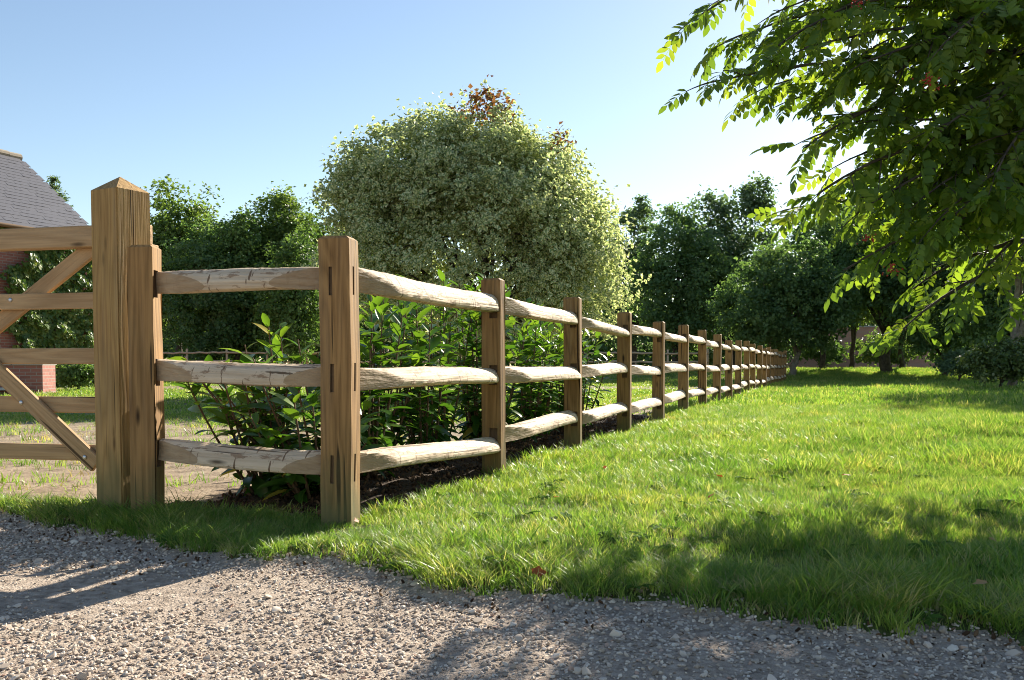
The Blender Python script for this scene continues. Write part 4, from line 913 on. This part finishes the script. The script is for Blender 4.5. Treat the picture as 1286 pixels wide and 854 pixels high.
scatter('lawn_grass_far', *grass('g', x, y, far_t, .7, 1.1, None, lump, .8), far_t, label='far lawn grass reaching to the tree shade', cat='grass')
# paddock grass: thin and patchy near, closer further off
def pad_d(x, y):
    d = .05+.35*(vnoise(x, y, .9, 4) > .45)+.35*sstep(9.5, 12, y)+.6*sstep(12.5, 15, y)
    d = d*(1-.9*(np.abs(y-27-.5*np.sin(x)) < 2.6))
    return d
x, y = pts_in(60000, -9, 1, 3.9, 12, lambda x, y: vis(x, y) & (zone(x, y) == 2) & (rng.uniform(0, 1, len(x)) < pad_d(x, y)*.5))
scatter('paddock_grass', *grass('g', x, y, mid_t, .6, 1.1, [.15]*5+[.25], lump), mid_t, label='thin patchy grass on the bare paddock soil', cat='grass')
x, y = pts_in(70000, -27, 12, 11.5, 45, lambda x, y: vis(x, y, 1.5) & (zone(x, y) == 2) & (rng.uniform(0, 1, len(x)) < pad_d(x, y)))
scatter('paddock_grass_far', *grass('g', x, y, far_t, .55, .95, None, lump, .7), far_t, label='paddock grass in front of the far rail fence', cat='grass')
# --- gravel
sts = []
for k in range(9):
    me = stone(k, (.55, .7, .45)[k % 3]); me.materials.append(M['stones']); sts.append(bpy.data.objects.new('stone', me))
def stones(n, x0, x1, y0, y1, r0, r1, cond, pw=2.0, emb=.25):
    x, y = pts_in(n, x0, x1, y0, y1, lambda x, y: vis(x, y, .9) & cond(x, y)); m = len(x)
    s = r0+(r1-r0)*rng.uniform(0, 1, m)**pw; rot = np.stack([rng.normal(0, .35, m), rng.normal(0, .35, m), rng.uniform(0, 6.28, m)], 1)
    return np.stack([x, y, Hgt(x, y)+s*emb], 1), rot, np.stack([s, s, s], 1), rng.integers(0, 9, m)
def worn(x, y): return np.clip(1.5*np.exp(-((x+1.45)/.7)**2-((y-2.82-.1*(x+1.3))/.24)**2)+.55*np.exp(-((y-edge(x)+.62+.08*np.sin(x*3))/.13)**2)*(.6+.4*vnoise(x, y, 2.2, 4)), 0, 1)   # compacted patch
cd = lambda x, y: ((y < edge(x)+.02) | ((y < edge(x)+.16) & (rng.uniform(0, 1, len(x)) < .25))) & (rng.uniform(0, 1, len(x)) > .93*worn(x, y)) & (rng.uniform(0, 1, len(x)) < .75+.25*vnoise(x, y, 3, 2))
parts = [stones(120000, -4, 3.4, 1.3, 4.6, .003, .0085, cd, 1.4), stones(60000, -4, 3.4, 1.3, 4.6, .005, .0115, cd, 1.8), stones(2400, -4, 3.4, 1.3, 4.6, .010, .024, cd, 2.6, .2)]
scatter('gravel', *[np.concatenate([p[i] for p in parts]) for i in range(4)], sts, label='loose pale gravel covering the drive', cat='gravel')
# --- soil clods and bark on the bed
cl = []
for k in range(5):
    me = stone(20+k, .6); me.materials.append(M['clods']); cl.append(bpy.data.objects.new('clod', me))
x, y = pts_in(60000, -2.2, 3, 3.7, 12, lambda x, y: (zone(x, y) == 3) | ((np.abs(fence_sd(x, y)-.0) < .09) & (fence_t(x, y) > .3) & (vnoise(x, y, 3.1, 7) > .1)) | ((x < -.75) & (np.abs(y-bayline(x)-.13) < .1)))
x2, y2 = pts_in(60000, -3.6, 3.2, 1.5, 4.8, lambda x, y: vis(x, y) & (y-edge(x) < .10) & (y-edge(x) > -.30-.25*(x < -1.2)) & (rng.uniform(0, 1, len(x)) < (.12+.5*sstep(-.3, .02, y-edge(x)))*(.55+.6*vnoise(x, y, 3.3, 5))))
k2 = len(x); x = np.concatenate([x, x2]); y = np.concatenate([y, y2])
m = len(x); s = .006+.022*rng.uniform(0, 1, m)**2.5; s[k2:] *= .55
scatter('soil_clods', np.stack([x, y, Hgt(x, y)+s*.3], 1), rng.uniform(-1, 6, (m, 3)), np.stack([s, s*.7, s*.6], 1), rng.integers(0, 5, m), cl, label='crumbled dark soil and bark under the laurels and along the drive edge', cat='soil')

# ------------------------------------------------------------------ fallen leaves
M['dead'] = leaf_mat('dead_leaf', [(0, (.22, .07, .025)), (.5, (.34, .13, .04)), (1, (.45, .28, .12))], (1.2, .9, .6), .3, .6, .3)
def dead_leaf(seed, tint):
    rg = np.random.default_rng(seed); V = [(0, 0, .1)]; m = 10
    for k in range(m):
        a = 2*math.pi*k/m; r_ = (.7+.3*math.cos(a))*(1+.22*(-1)**k)
        V.append((r_*math.cos(a), r_*.62*math.sin(a), .22*abs(math.sin(a))+.25*r_*r_*math.cos(a)*.6+rg.uniform(-.05, .05)))
    me = np_mesh('fallen_leaf', np.array(V), np.array([(0, k+1, (k+1) % m+1) for k in range(m)]), {'tint': ('FLOAT', np.full(m+1, tint, np.float32))}, True); me.materials.append(M['dead']); return me
dl = [dead_leaf(k, t) for k, t in enumerate((.1, .4, .7, 1.0))]
def ground_at(px, py):
    Y = EYE*F/(py-HORIZON)
    for _ in range(3):
        x, z = unproj(px, py, Y); Y = (EYE-float(Hgt(x, Y)))*F/(py-HORIZON)
    return unproj(px, py, Y)[0], Y
def fallen(px, py, s, vi, lift, label, group=None, rot=None):
    x, y = ground_at(px, py); o = link('fallen_leaf', dl[vi], None, None, (x, y, float(Hgt(x, y))+lift), rot or (random.uniform(-.5, .5), random.uniform(-.5, .5), random.uniform(0, 6)))
    o.scale = (s, s, s); tag(o, label, 'leaf', group)
fallen(672, 745, .035, 0, .035, 'rust orange curled leaf standing at the gravel edge of the lawn', None, (R(65), .2, .4))
fallen(446, 668, .028, 1, .04, 'orange brown leaf caught in grass at the corner post foot', None, (R(50), .2, 1.4))
for i, (px, py) in enumerate(((875, 555), (940, 560), (965, 590), (998, 596), (905, 612), (892, 640), (1245, 700), (1235, 760), (760, 600), (1060, 610), (700, 640), (845, 590))):
    fallen(px, py, random.uniform(.022, .034), i % 4, .055, 'small brown fallen leaf lying on the lawn', 'fallen leaves on the lawn')
fallen(213, 582, .05, 3, .02, 'pale yellow leaf lying on the bare paddock soil')
